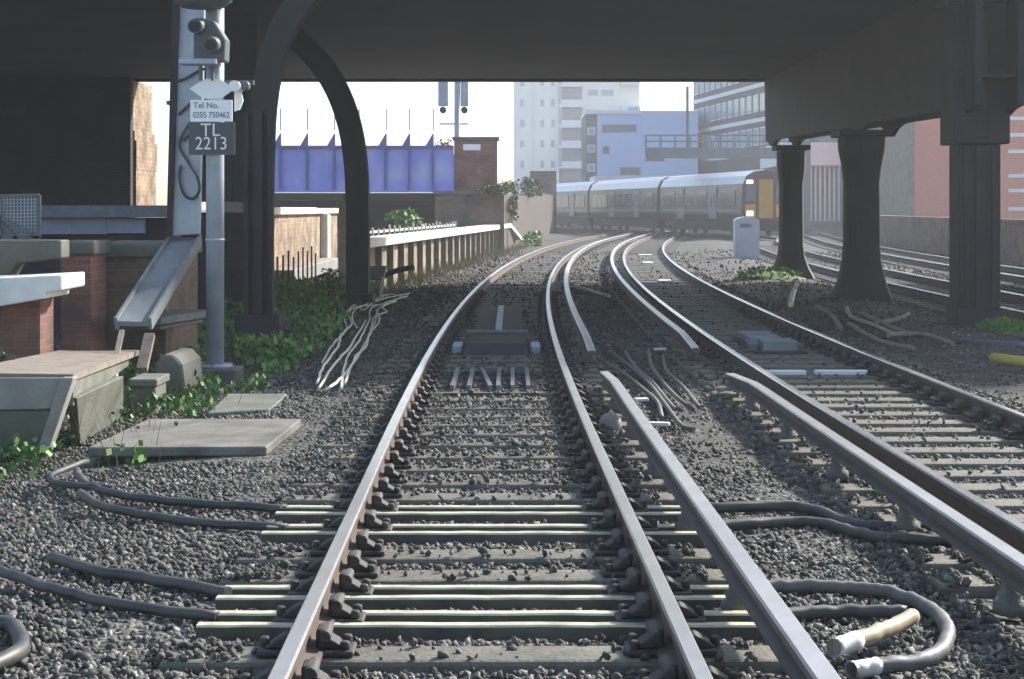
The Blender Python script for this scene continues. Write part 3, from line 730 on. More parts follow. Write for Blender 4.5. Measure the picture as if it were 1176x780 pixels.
# signal seen end on above the pillar
d = 78.0
t = thing('colour_signal', 'distant grey signal post with two boxed heads above the blue girder', 'signal', (P(525,0,d).x, d, GZ))
x = P(525,0,d).x
MB().cyl((x, d, GZ), (x, d, 8.2), .13, n=12).build('post', M['galv'], t)
for xp in (509, 533.5):
    xx = P(xp,0,d).x; w = .22 if xp < 520 else .18
    h = MB().box(xx-w, xx+w, d-.25, d+.15, P(0,122,d).z, 8.0).build('signal_head', M['galv'], t, bevel=.02)
    MB().cyl((xx, d-.5, P(0,127,d).z), (xx, d-.1, P(0,127,d).z), .15, n=12).build('hood', M['black'], h)
b = MB(); b.box(x-.8, x+.5, d-.05, d+.05, 5.35, 5.42); b.build('bracket', M['galv'], t)

# ------------------------------------------------------------ buildings far off
def windows(parent, name, mat, rects, frame=None):
    """rects: list of (x0,x1,y,z0,z1): panes set slightly proud of a wall that faces the camera"""
    for (x0, x1, y, z0, z1) in rects:
        f = MB().box(x0, x1, y-.06, y, z0, z1).build(name, frame or mat, parent)
        if frame is not None:
            MB().box(x0+.12, x1-.12, y-.085, y-.062, z0+.12, z1-.12).build('pane', mat, f)
d = 260.0; k = F/d
def X(x, d): return (x-588)*d/F
def Z(y, d): return CAMZ-(y-240)*d/F
t = thing('apartment_tower', 'tall cream apartment tower with stacked balconies in the middle distance', 'building', (10, d+8, GZ))
MB().box(X(590,d), X(642,d), d, d+16, GZ, 44).build('wall', M['wall_cream'], t)
MB().box(X(669,d), X(735,d), d+1.5, d+16, GZ, 44).build('wall', M['wall_cream'], t)
MB().box(X(642,d)+.01, X(669,d)-.01, d+2.4, d+16, GZ, 44).build('recess_wall', M['glass_pale'], t)
MB().box(X(612,d), X(613.5,d), d-.25, d-.01, GZ, 44).build('downpipe', M['white_panel'], t)
bal = None
for i in range(8):
    zf = Z(191,d)+i*3.05
    if bal is None:
        z_0 = zf
        bal = MB().box(X(642,d)+.02, X(669,d)-.02, d-.7, d+2.3, zf-.35, zf).build('balcony', M['white_panel'], t)
        MB().box(X(642,d)+.05, X(669,d)-.05, d-.68, d-.6, zf+.002, zf+.75).build('balustrade', M['white_panel'], bal)
        MB().box(X(642,d)+.02, X(645,d), d-.7, d+2.3, zf+.004, zf+2.69).build('side_screen', M['galv'], bal)
    else: dup(bal, loc=(0, 0, zf-z_0))
rs = []
for i in range(9):
    z0 = 1.5+i*3.05
    for xp in (597, 620, 632): rs.append((X(xp,d), X(xp+5.5,d), d, z0, z0+1.3))
windows(t, 'window', M['glass_pale'], rs, M['white_panel'])
rs = []
for i in range(8):
    z0 = 3.2+i*3.05
    rs += [(X(675,d), X(688,d), d+1.5, z0, z0+1.1), (X(690,d), X(706,d), d+1.5, z0, z0+1.1)]
windows(t, 'window', M['glass_pale'], rs, M['white_panel'])
for i in range(4):
    z0 = Z(122,d)-9+i*6.1
    bx = MB().box(X(713,d), X(735,d), d-.4, d+1.49, z0, z0+3.0).build('balcony_box', M['white_panel'], t)
    MB().box(X(721,d), X(733,d), d-.43, d-.405, z0+1.6, z0+2.7).build('pane', M['glass_pale'], bx)

d = 210.0
t = thing('blue_flats', 'pale blue clad block with few windows standing behind the train', 'building', (15, d+6, GZ))
MB().box(X(686,d), X(736,d), d, d+14, GZ, Z(131,d)).build('wall', M['wall_blue'], t)
MB().box(X(736,d)+.01, X(800,d), d-1.5, d+14, GZ, Z(128,d)).build('wall', M['wall_blue'], t)
MB().box(X(673,d), X(686,d)-.01, d+1.0, d+14, GZ, Z(131,d)).build('side_wall', M['grey_panel'], t)
MB().box(X(673,d)-.1, X(736,d), d-.25, d+14.1, Z(131,d)+.002, Z(131,d)+.45).build('roof_edge', M['white_panel'], t)
windows(t, 'window', M['glass'], [(X(691,d), X(731,d), d, Z(152,d), Z(143,d)), (X(692,d), X(700,d), d, Z(177,d), Z(168,d)), (X(712,d), X(735,d), d, Z(201,d), Z(192,d))], M['blue_grey'])
windows(t, 'window', M['glass_pale'], [(X(675,d), X(684,d), d+1, Z(y+9,d), Z(y,d)) for y in (146, 166, 188)], M['white_panel'])
o = MB().box(X(675,d), X(800,d), 192, 205, GZ, Z(203,198)).build('station_roof', M['white_panel']); tag(o, 'long low white roof between the train and the pale blue block', 'building')

# office block: a facade receding to the left
t = thing('office_block', 'brown grey office block with bands of windows at upper right', 'building', (27, 190, GZ))
pa_, pb_ = Vector((22.6, 217, 0)), Vector((30.5, 156, 0)); dv = (pb_-pa_).normalized(); nrm = Vector((dv.y, -dv.x, 0))
if nrm.y > 0: nrm = -nrm
L = (pb_-pa_).length; ang = math.atan2(dv.y, dv.x)
OM = Matrix.Translation(pa_) @ Matrix.Rotation(ang, 4, 'Z')     # local x along the facade, +y into the building or out
sgn = 1 if (OM.to_3x3() @ Vector((0,1,0))).dot(nrm) < 0 else -1
def ob(x0, x1, y0, y1, z0, z1):
    ya, yb = sorted((sgn*y0, sgn*y1)); b = MB(); b.box(x0, x1, ya, yb, z0, z1, 0, OM); return b
ob(0, L, 0, 14, GZ, 26).build('wall', M['office'], t)
for z0 in (3.6, 7.3, 10.9, 14.6, 18.3, 22):
    ob(0, L, -.12, -.005, z0, z0+(.45 if z0 != 3.6 else 2.2)).build('sill_band', M['white_panel'], t)
wp = None
for fl, z0 in enumerate((8.4, 12.0, 15.7, 19.4)):
    for i in range(22):
        x0 = .8+i*2.75
        w = ob(x0, x0+2.0, -.06, -.004, z0, z0+1.9).build('window', M['white_panel'], t)
        ob(x0+.15, x0+1.85, -.09, -.062, z0+.12, z0+1.78).build('pane', M['glass_pale'], w)
d = 150.0
t = thing('grey_depot', 'grey panelled building with white fascia behind the iron columns', 'building', (33, d+5, GZ))
MB().box(X(905,d), X(972,d), d+2, d+14, GZ, Z(190,d)).build('wall', M['grey_panel'], t)
MB().box(X(900,d), X(972,d), d+1.2, d+14.2, Z(189.6,d), Z(163,d)).build('fascia', M['white_panel'], t)
MB().box(X(972,d)+.02, X(1052,d), d, d+14, GZ, 16).build('wall', M['grey_panel'], t)
for i in range(9): MB().box(X(924+i*5.4,d), X(926+i*5.4,d), d+1.9, d+1.998, .5, Z(190,d)-.01).build('slat', M['white_panel'], t)
rs = []
for y in (150, 190, 112): 
    for xp in (976, 994, 1012, 1030): rs.append((X(xp,d), X(xp+13,d), d, Z(y+24,d), Z(y,d)))
windows(t, 'window', M['glass'], rs, M['gantry'])
for y in (180, 219): MB().box(X(972,d), X(1052,d), d-.12, d-.002, Z(y+1.5,d), Z(y-1.5,d)).build('sill_band', M['white_panel'], t)

d = 128.0
t = thing('salmon_building', 'salmon red brick building with white slit windows at far right', 'building', (38, d+6, GZ))
MB().box(X(1050,d), 52, d, d+16, GZ, 14).build('wall', M['salmon'], t)
MB().box(X(1050,d)-.5, X(1050,d)-.01, d-.1, d+16, GZ, 14).build('corner_strip', M['dark_concrete'], t)
rs = []
for y in (110, 134, 153, 172, 200, 217, 238):
    for xp in (1158, 1190, 1222): rs.append((X(xp,d), X(xp+22,d), d, Z(y+4,d), Z(y,d)))
windows(t, 'window', M['white_panel'], rs)
# boundary wall on the right
b = MB()
ds = list(range(46, 122, 6))
for i in range(len(ds)-1):
    xa_, xb_ = c1(ds[i])+14.9, c1(ds[i+1])+14.9
    b.prism([(xa_,ds[i],GZ-.1),(xa_,ds[i],1.15),(xa_+.4,ds[i],1.15),(xa_+.4,ds[i],GZ-.1)], (xb_-xa_, 5.99, 0))
    b.prism([(xa_-.05,ds[i],1.153),(xa_-.05,ds[i],1.25),(xa_+.45,ds[i],1.25),(xa_+.45,ds[i],1.153)], (xb_-xa_, 5.99, 0))
o = b.build('boundary_wall', M['brown_brick']); tag(o, 'low brown brick boundary wall below the salmon red building', 'wall')

# ------------------------------------------------------------ the train
t = thing('passenger_train', 'dark slate passenger train with yellow front curving across the tracks', 'train', (9.5, 125, 0))
def carriage(p0, p1, front=False):
    a = Vector((*p0, 0)); e = Vector((*p1, 0)); dv = (e-a); L = dv.length; ang = math.atan2(dv.y, dv.x)
    m4 = Matrix.Translation(a) @ Matrix.Rotation(ang, 4, 'Z')
    W = 1.38
    prof = [(-W*.93,.95),(-W,1.3),(-W,2.3),(-W*.97,3.0),(-W*.82,3.45),(-W*.5,3.7),(0,3.78),(W*.5,3.7),(W*.82,3.45),(W*.97,3.0),(W,2.3),(W,1.3),(W*.93,.95)]
    def slab(x0, x1, taper=1.0):
        b = MB(); n = len(prof); V = []
        for x in (x0, x1):
            for y, z in prof: V.append(m4 @ Vector((x, y, z)))
        b.add(V, [tuple(range(n)), tuple(range(2*n-1, n-1, -1))])
        for j in range(n-1): b.add([V[j], V[j+1], V[n+j+1], V[n+j]], [(3,2,1,0)], 1 if 3 <= j <= 8 else 0)
        b.add([V[n-1], V[0], V[n], V[2*n-1]], [(3,2,1,0)], 0)
        return b
    c = slab(.35, L-.35).build('carriage_body', [M['train'], M['train_roof']], t)
    def bx(x0, x1, y0, y1, z0, z1): b = MB(); b.box(x0, x1, y0, y1, z0, z1, 0, m4); return b
    for s in (-1, 1):
        ya, yb = sorted((s*(W+.004), s*(W-.02)))
        yc, yd_ = sorted((s*(W+.03), s*(W-.02)))
        ws = [(1.2, 4.2), (6.7, 11.0), (13.5, L-1.2)] if L > 15 else [(1.2, L-1.2)]
        for w0, w1 in ws:
            bx(w0, w1, yc, yd_, 1.72, 2.62).build('window', M['glass'], c)
            n = max(1, int((w1-w0)/1.5))
            for i in range(1, n): bx(w0+(w1-w0)*i/n-.05, w0+(w1-w0)*i/n+.05, yc-.006, yd_+.006, 1.72, 2.62).build('mullion', M['train_pale'], c)
        if L > 15:
            for x0 in (4.7, 11.5):
                dr = bx(x0, x0+1.5, yc, yd_, 1.0, 2.85).build('door', M['train_pale'], c)
                bx(x0+.2, x0+.65, yc-.008, yd_+.008, 1.7, 2.6).build('pane', M['glass'], dr); bx(x0+.85, x0+1.3, yc-.008, yd_+.008, 1.7, 2.6).build('pane', M['glass'], dr)
        bx(.5, L-.5, ya-.012, yb+.012, 1.42, 1.56).build('stripe', M['train_pale'], c)
    bx(.9, L-.9, -1.15, 1.15, .35, .93).build('underframe', M['black'], c)
    for xb_ in (2.6, L-2.6):
        bg_ = bx(xb_-1.5, xb_+1.5, -1.2, 1.2, .3, .8).build('bogie', M['black'], c)
        for dx in (-1.1, 1.1):
            for s in (-1, 1):
                MB().cyl(m4 @ Vector((xb_+dx, s*.78, .44)), m4 @ Vector((xb_+dx, s*.66, .44)), .44, n=20).build('wheel', M['rail_side'], c)
    bx(-.3 if not front else .0, .34, -.8, .8, 1.0, 3.2).build('gangway', M['black'], c) if not front else None
    if front:
        f = slab(.02, .348).build('cab_front', [M['maroon'], M['train_roof']], t)
        bx(-.06, .018, -.42, .42, 1.05, 3.25).build('gangway_door', M['yellow'], f)
        for s in (-1, 1):
            y0, y1 = sorted((s*.6, s*1.22)); bx(-.03, .018, y0, y1, 1.1, 1.85).build('warning_panel', M['yellow'], f)
            bx(-.03, .018, y0, y1, 2.0, 2.95).build('windscreen', M['glass'], f)
            yl0, yl1 = sorted((s*.78, s*1.12)); bx(-.06, -.032, yl0, yl1, 1.2, 1.45).build('headlight', M['lamp'], f)
            bx(-.06, .016, yl0, yl1, 3.02, 3.2).build('marker_light', M['lamp'], f)
        bx(-.35, .0, -.3, .3, .85, 1.02).build('coupler', M['black'], f)
TP = [(14.35, 98.5), (11.05, 115.6), (7.25, 134.6), (3.4, 153.5)]
for i in range(3):
    a = Vector(TP[i]); e = Vector(TP[i+1]); carriage(a, e, i == 0)

# signal gantry boom behind the office side
d = 112.0
t = thing('signal_gantry', 'grey cantilever signal gantry with handrails in front of the office block', 'gantry', (X(925,d), d, GZ))
x0, x1 = X(741,d), X(925,d)
MB().box(x0, x1, d-.4, d+.4, Z(182,d), Z(170,d)).build('boom', M['gantry'], t)
MB().box(x0, X(762,d), d-.6, d+.6, Z(185,d), Z(182.2,d)).build('boom_end', M['gantry'], t)
b = MB(); zt = Z(155,d)
for yy in (d-.45, d+.45):
    b.box(x0, x1, yy-.03, yy+.03, zt-.05, zt); b.box(x0, x1, yy-.02, yy+.02, (zt+Z(170,d))/2-.03, (zt+Z(170,d))/2+.03)
    x = x0
    while x < x1: b.box(x, x+.06, yy-.03, yy+.03, Z(170,d)+.002, zt-.051); x += .95
b.build('handrail', M['gantry'], t)
MB().box(X(921,d), X(930,d), d-.3, d+.3, GZ, Z(150,d)).build('mast', M['gantry'], t)
MB().box(X(789,d), X(792,d), d+.5, d+.7, Z(182,d), 9.5).build('post', M['gantry'], t)

# location cabinet
p = G(857, 299, GZ)
t = thing('relay_cabinet', 'pale grey lineside cabinet with rounded top left of the farthest column', 'cabinet', p)
w, h = .42, 1.52
poly = [(p.x-w, p.y-.3, GZ), (p.x+w, p.y-.3, GZ), (p.x+w, p.y-.3, GZ+h-.14)] + [(p.x+w*math.cos(a), p.y-.3, GZ+h-.14+.14*math.sin(a)) for a in np.linspace(.25, math.pi-.25, 8)] + [(p.x-w, p.y-.3, GZ+h-.14)]
body = MB().prism(poly, (0, .6, 0)).build('body', M['cabinet'], t)
MB().box(p.x-w+.05, p.x+w-.05, p.y-.325, p.y-.302, GZ+.12, GZ+h-.42).build('door', M['cabinet'], t, bevel=.008)
MB().box(p.x-.25, p.x+.12, p.y-.33, p.y-.303, GZ+h-.36, GZ+h-.24).build('nameplate', M['blue_grey'], t)

# ------------------------------------------------------------ signal at the left
d = 18.8
t = thing('signal_post', 'pale grey tubular signal post with twin hooded lamps and number plate', 'signal', (P(248,0,d).x, d, GZ))
x = P(247,0,d).x; gz = -.33
MB().cyl((x, d, gz+.2), (x, d, 4.6), .098, n=20).cyl((x,d,1.48-.25),(x,d,1.51-.25),.106,n=20).cyl((x,d,gz+.2),(x,d,gz+.24),.19,n=12).build('post', M['galv'], t)
MB().box(x-.27, x+.27, d-.27, d+.27, gz-.1, gz+.2).build('plinth', M['dark_concrete'], t, bevel=.015)
# head: shaped box with two hoods
hp = [P(a, b_, d-.35) for a, b_ in ((222,70),(258,70),(259,45),(246,24),(229,20),(222,40))]
hd = MB().prism(hp, (0, .3, 0)).build('signal_head', M['hood'], t, bevel=.012)
for (a, b_) in ((227, 30), (245, 51)):
    c = P(a, b_, d-.36)
    MB().tube([c+Vector((0,-.18,-.02)), c+Vector((0,-.002,0))], [.075,.085], 16).build('lamp_hood', M['hood'], hd)
    MB().cyl(c+Vector((0,-.186,-.02)), c+Vector((0,-.182,-.02)), .062, n=16).build('lens', M['black'], hd)
MB().box(P(214,0,d).x, P(256,0,d).x, d-.45, d-.12, P(0,77,d).z, P(0,71.5,d).z).build('bracket', M['galv'], t)
for xa_, xb_ in ((232, 236), (246, 249)): MB().box(P(xa_,0,d).x, P(xb_,0,d).x, d-.2, d-.16, P(0,94,d).z, P(0,78,d).z).build('hanger', M['galv_dark'], t)
u = MB(); c = P(240,0,d-.3)
u.lathe((P(238,0,d).x, d-.25, P(0,12,d).z), [(.22,0),(.3,.06),(.34,.14),(.32,.3),(.2,.4)], 16)
u.build('top_cowl', M['hood'], t)
# plates
dp = d-.16
pl = MB().box(P(217,0,dp).x, P(270,0,dp).x, dp-.02, dp, P(0,178,dp).z, P(0,140.5,dp).z).build('number_plate', M['sign_dark'], t)
text('TL', .195, M['letter_white'], pl, 'lettering', (P(242,0,dp).x, dp-.0225, P(0,150,dp).z))
text('2213', .195, M['letter_white'], pl, 'lettering', (P(243,0,dp).x, dp-.0225, P(0,165.5,dp).z), width=.9)
pw = MB().box(P(219,0,dp).x, P(267,0,dp).x, dp-.025, dp-.001, P(0,139.8,dp).z, P(0,115,dp).z).build('telephone_plate', M['sign_white'], t)
text('Tel No.', .088, M['letter_dark'], pw, 'lettering', (P(222.5,0,dp).x, dp-.0275, P(0,121.5,dp).z), 'LEFT')
text('0205 750462', .088, M['letter_dark'], pw, 'lettering', (P(243,0,dp).x, dp-.0275, P(0,132.5,dp).z), width=.85)
dia = [P(a, b_, dp) for a, b_ in ((218,102),(235,91),(253,91),(270,102),(254,113.5),(234,113.5))]
MB().prism(dia, (0, -.02, 0)).build('diamond_plate', M['sign_white'], t)
b = MB(); b.cyl(P(274,101,d+.1), P(274,101,d+.1)+Vector((0,-.3,0)), .06, n=14); b.prism([P(a,b_,d) for a,b_ in ((269,104),(277,106),(279,116),(275,126),(269,128))], (0,.04,0))
b.build('side_lamp', M['sign_white'], t)
MB().cyl(P(283,99,d+.1), P(283,99,d+.1)+Vector((0,-.2,0)), .05, n=12).cbox(P(276,95,d+.12), (.3,.06,.05)).build('side_lamp_bracket', M['galv_dark'], t)

# cable riser: tall steel duct, sloping tray, cables
d = 19.6
t = thing('cable_riser', 'tall pale steel cable duct beside the signal post', 'cable duct', (P(213,0,d).x, d, P(0,272,d).z))
q = [P(a, b_, d) for a, b_ in ((196,271),(229,269),(236,-60),(205,-60))]
MB().prism([q[0],q[1],q[2],q[3]], (0,.1,0)).build('duct', M['galv'], t, bevel=.008)
q2 = [P(a, b_, d-.06) for a, b_ in ((191,272),(197,271),(208,-60),(199,-60))]
MB().prism(q2, (0,.3,0)).build('side_flange', M['iron'], t)
cu = [(238,75),(225,84),(208,92),(196,100)]
for pts in ([(247,78),(232,80),(214,90),(204,93)], [(220,118),(205,132)], [(219,140),(208,158),(207,170),(216,186),(226,202),(229,218),(222,228),(212,224),(206,205),(208,190)], [(222,150),(210,162)]):
    MB().tube(smooth_path([P(a, b_, d-.05) for a, b_ in pts], 5), .017, 8).build('cable', M['cable'], t)
t = thing('cable_tray', 'sloping galvanised cable tray running down from the cable riser', 'cable tray', P(180,330,18.6))
A, Bq = P(213,275,19.7), P(153,372,17.4)
MB().beam(A, Bq, .30, .05, up=(0,-.6,1)).build('tray', M['tray'], t)
for s in (-1, 1): MB().beam(A+Vector((s*.17,0,0)), Bq+Vector((s*.17,0,0)), .03, .13, up=(0,-.6,1)).build('lip', M['tray'], t)
o = MB().cbox(P(188,364,19.2), (.55,1.4,.09), rz=R(-12)).cbox(P(188,372,19.2), (.45,1.2,.05), rz=R(-12)).build('cable_tray', M['galv_dark'], bevel=.01); tag(o, 'short level steel tray behind the foot of the sloping tray', 'cable tray')

# ------------------------------------------------------------ left foreground: walls, slabs, concrete
def wl_(name, lab, x0, x1, d0, d1, z0, z1, m, cap=None, capm='dark_concrete'):
    t = thing(name, lab, 'wall', ((x0+x1)/2, d0, z0))
    MB().box(x0, x1, d0, d1, z0, z1).build('wall', M[m], t)
    if cap: MB().box(x0-.05, x1+.05, d0-.05, d1+.05, z1+.002, z1+cap).build('coping', M[capm], t, bevel=.015)
wl_('brick_wall', 'brown brick wall with flat coping behind the sloping cable tray', X(98,19.5), X(190,19.5), 19.5, 21.5, -.4, Z(296,19.5), 'brown_brick', .16)
wl_('brick_pier', 'dark red brick pier left of the brown brick wall', X(70,18.6), X(104,18.6), 18.6, 19.3, -.4, Z(293,18.6), 'red_brick', .15)
wl_('brick_wall', 'red brick wall below the white slab at the left edge', -6.2, X(46,17.0), 17.0, 17.5, -.4, Z(345,17.0), 'red_brick')
o = MB().prism([P(a, b_, 16.6) for a, b_ in ((-60,322),(71,316),(71,333),(52,337),(52,343),(0,352),(-60,356))], (0,.9,0)).build('stone_slab', M['coping'], bevel=.012); tag(o, 'thick white slab lying on the red brick wall at left edge', 'slab')
o = MB().prism([P(a, b_, 17.8) for a, b_ in ((-60,276),(70,276),(70,297),(18,303),(10,318),(-60,318))], (0,.35,0)).build('parapet_beam', M['dark_concrete'], bevel=.012); tag(o, 'stained concrete beam above the white slab at left edge', 'beam')
t = thing('mesh_cage', 'galvanised mesh cage on the parapet in the far left corner', 'cage', P(20,275,19))
for (a0, b0, a1, b1) in ((-40,226,45,224),(-40,275,45,272),(45,224,45,272),(0,226,0,275),(-25,235,45,275),(-30,226,20,275)): MB().beam(P(a0,b0,19), P(a1,b1,19), .035, .035).build('bar', M['galv_dark'], t)
b = MB()
for i in range(22): 
    xx = -40+i*4; b.beam(P(xx,226,19.05), P(xx,274,19.05), .010, .010)
for i in range(12): b.beam(P(-40,226+i*4,19.05), P(45,225+i*4,19.05), .010, .010)
b.build('mesh', M['galv'], t)
MB().box(P(-40,0,19.4).x, P(44,0,19.4).x, 19.4, 19.45, P(0,274,19.4).z, P(0,228,19.4).z).build('back_sheet', M['galv_dark'], t)
t = thing('steel_girder', 'blue grey steel girder lying level behind the parapet at left', 'girder', P(105,272,26))
MB().box(P(-60,0,26).x, P(122,0,26).x, 26, 26.1, P(0,269,26).z, P(0,250,26).z).build('web', M['blue_grey'], t)
MB().box(P(122.5,0,26).x, P(166,0,26).x, 26, 26.1, P(0,268,26).z, P(0,251,26).z).build('web', M['blue_grey'], t)
MB().box(P(-60,0,26).x, P(190,0,26).x, 25.8, 26.4, P(0,249.6,26).z, P(0,236,26).z).build('flange', M['galv_dark'], t)
MB().box(P(-60,0,26).x, P(190,0,26).x, 26.15, 26.5, P(0,300,26).z-1.5, P(0,250.2,26).z).build('backing', M['shade_brick'], t)

# concrete cable trough on legs
t = thing('concrete_trough', 'raised concrete cable trough with timber lid at far left', 'trough', (-4.2, 13.5, -.33))
a0, a1 = P(-80,437,12.9), P(66,437,12.9)
lid = [P(-60,428,13.0), P(84,430,13.0), P(160,402,17.4), P(70,402,17.4)]
MB().prism(lid, (0,0,-.05)).build('lid', M['timber'], t)
MB().prism([P(-60,434,12.95), P(72,434,12.95), P(66,470,12.95), P(-60,472,12.95)], (0,.06,0)).build('front_panel', M['concrete'], t, bevel=.008)
MB().prism([P(-60,473,12.97), P(58,471,12.97), P(46,520,12.97), P(-60,522,12.97)], (0,.05,0)).build('lower_panel', M['dark_concrete'], t, bevel=.008)
MB().prism([P(70,434,12.9), P(84,434,12.9), P(53,524,12.9), P(40,524,12.9)], (0,.16,0)).build('leg', M['concrete'], t, bevel=.008)
for (a, b0, b1, dd) in ((89,426,452,13.9),(97,424,446,14.5),(130,416,438,16)): MB().prism([P(a-3,b0,dd), P(a+4,b0,dd), P(a+3,b1,dd), P(a-3,b1,dd)], (0,.08,0)).build('leg', M['coping'], t)
sideq = [P(84,436,13.1), P(150,407,17.0), P(150,418,17.0), P(84,466,13.1)]
MB().prism(sideq, (-.06,0,0)).build('side_panel', M['dark_concrete'], t)
o = MB().prism([G(92,511,-.31), G(142,478,-.31), P(142,432,15.0), P(88,457,13.1)], (-.07,.0,0)).build('leaning_slab', M['dark_concrete'], bevel=.008); tag(o, 'upright grey green concrete panel leaning against the raised trough', 'panel')
o = MB().box(P(153,0,16).x, P(181,0,16).x, 15.9, 16.4, -.34, P(0,443,16).z).box(P(151,0,16).x, P(184,0,16).x, 15.85, 16.45, P(0,442.8,16).z, P(0,434,16).z).build('junction_box', M['dark_concrete'], bevel=.01); tag(o, 'small lidded concrete box on the ground beside the leaning panel', 'box')
b = MB(); c = P(197,426,17.2)
b.prism([c+Vector(v) for v in ((-.15,-.2,-.18),(.17,-.2,-.18),(.14,-.2,.08),(.06,-.2,.17),(-.05,-.2,.18),(-.13,-.2,.08))], (.10,.5,.03))
o = b.build('concrete_block', M['dark_concrete'], bevel=.02); tag(o, 'tilted round topped concrete block left of the signal post base', 'block')
o = MB().beam(P(163,425,16.8), P(172,385,17.2), .1, .06).build('timber_offcut', M['timber']); tag(o, 'broken timber offcut propped below the sloping cable tray', 'timber')
o = MB().beam(P(134,408,16.6), P(140,380,17), .05, .03).build('timber_stake', M['timber']); tag(o, 'thin tilted stake at the foot of the brown brick wall', 'stake')
b = MB(); q = [G(100,514,-.15), G(306,513,-.14), G(346,481,-.14), G(170,481,-.15)]
b.prism(q, (0,0,-.07)); o = b.build('cover_slab', M['slab'], bevel=.01); tag(o, 'large flat concrete cover slab on the ballast left of the track', 'slab')
b = MB(); q = [G(238,474,-.19), G(310,470,-.18), G(330,452,-.18), G(262,452,-.19)]
b.prism(q, (0,0,-.05)); o = b.build('cover_slab', M['dark_concrete'], bevel=.01); tag(o, 'smaller mossy cover slab behind the large flat slab', 'slab')

# cables at the left
for i, (pts, lab, rr_) in enumerate((
    ([(88,540),(100,556),(150,570),(230,578),(330,585)], 'uppermost black cable running from the left to the farthest hollow sleeper', .026),
    ([(92,566),(120,582),(200,597),(330,607)], 'second black cable at left, ending at a hollow sleeper', .026),
    ([(60,640),(110,655),(180,666),(262,681)], 'third black cable at left, thick, near the bottom', .03),
    ([(0,655),(60,676),(140,694),(250,709)], 'lowest long black cable at left reaching the nearest hollow sleeper', .026),
    ([(100,530),(60,545),(70,556),(130,560)], 'short curled black cable in the ballast at left', .022),
    ([(-30,716),(8,716),(24,732),(18,752),(-30,772)], 'thick black cable loop in the bottom left corner', .035))):
    o = MB().tube(smooth_path([G(a, b_, -.165) for a, b_ in pts], 5, .005), rr_, 8).build('cable', M['cable']); tag(o, lab, 'cable')
t = thing('cable_bundle', 'bundle of pale loose cables drooping over the ballast left of the track', 'cable bundle', G(410,360,GZ))
for pts in ([(470,337),(445,342),(420,350),(402,356),(396,366),(398,378),(386,392),(378,402),(370,416)], [(468,340),(440,349),(426,355),(424,368),(412,392),(398,412),(392,446)], [(455,346),(436,354),(430,372),(416,400),(404,420),(386,440),(374,448)], [(440,350),(415,352),(404,362),(410,376)], [(462,341),(448,338),(432,344),(418,356),(408,350),(398,358)], [(458,343),(440,352),(444,358),(430,364),(426,380)], [(408,352),(400,360),(404,372),(392,384),(388,398),(372,420),(364,440)], [(432,356),(436,368),(424,384),(420,398),(408,410),(396,440)], [(420,368),(402,398),(386,416),(366,446)]):
    MB().tube(smooth_path([G(a, b_, -.13+random.uniform(-.02,.03)) for a, b_ in pts], 5, .007), .015, 6).build('strand', M['pale_cable'], t)
o = MB().tube(smooth_path([P(a, b_, 38) for a, b_ in ((440,318),(455,311),(476,307))], 4), .06, 8).build('pipe', M['iron']); tag(o, 'short dark pipe propped against the platform face', 'pipe')
o = MB().prism([P(a, b_, 34) for a, b_ in ((413,306),(443,306),(440,322),(415,322))], (0,.4,0)).build('concrete_block', M['dark_concrete'], bevel=.02); tag(o, 'grey concrete block at the foot of the far left iron column', 'block')
o = MB().beam(P(437,345,30), P(440,318,30), .07, .05).build('timber_stake', M['timber_pale']); tag(o, 'short pale stake near the loose pale cables', 'stake')

# cables in the right foreground
def cable(pts, r, mat, lab, z=-.165, tip=None):
    t = thing('cable', lab, 'cable', G(pts[0][0], pts[0][1], GZ))
    sp = smooth_path([G(a, b_, z) for a, b_ in pts], 6, .005)
    MB().tube(sp, r, 10).build('sheath', M[mat], t)
    if tip: 
        k = tip; MB().tube(sp[-k:], r*1.08, 10).build('end_sleeve', M['white_tape'], t)
    return t
cable([(790,580),(825,583),(895,581),(935,586),(975,600),(1010,605),(1050,604),(1080,603)], .032, 'cable', 'upper dark cable of the pair lying between the conductor rails')
cable([(795,605),(840,603),(900,599),(945,601),(985,612),(1030,619),(1098,620)], .032, 'cable', 'lower dark cable of the pair lying between the conductor rails')
cable([(850,676),(895,673),(950,674),(1000,677),(1040,686),(1073,702),(1088,724),(1083,744),(1062,757),(1030,763),(1000,767),(978,770)], .032, 'grey_cable', 'looped grey cable with a white end at bottom right', tip=9)
cable([(880,708),(930,704),(980,702),(1040,704)], .03, 'cable', 'dark cable under the tan hose at bottom right')
cable([(1048,708),(1020,722),(990,734),(958,744)], .034, 'tan', 'tan hose piece with a white end at bottom right', z=-.12, tip=6)
for i, (pts, lab) in enumerate((
    ([(700,404),(722,420),(745,440),(762,462),(782,488),(797,493)], 'long bent dark wire reaching furthest right in the gap debris'),
    ([(718,404),(728,420),(748,438),(762,455),(775,470)], 'dark wire, middle of the tangle in the conductor rail gap'),
    ([(745,402),(748,420),(762,440),(776,455),(790,466)], 'dark wire second from right in the conductor rail gap'),
    ([(762,408),(765,425),(785,445),(803,468)], 'dark wire on the right of the conductor rail gap tangle'),
    ([(697,418),(715,428),(740,448),(755,462),(760,480)], 'dark wire on the left of the conductor rail gap tangle'))):
    o = MB().tube(smooth_path([G(a, b_, -.15) for a, b_ in pts], 5), .020, 8).build('wire', M['grey_cable']); tag(o, lab, 'wire')
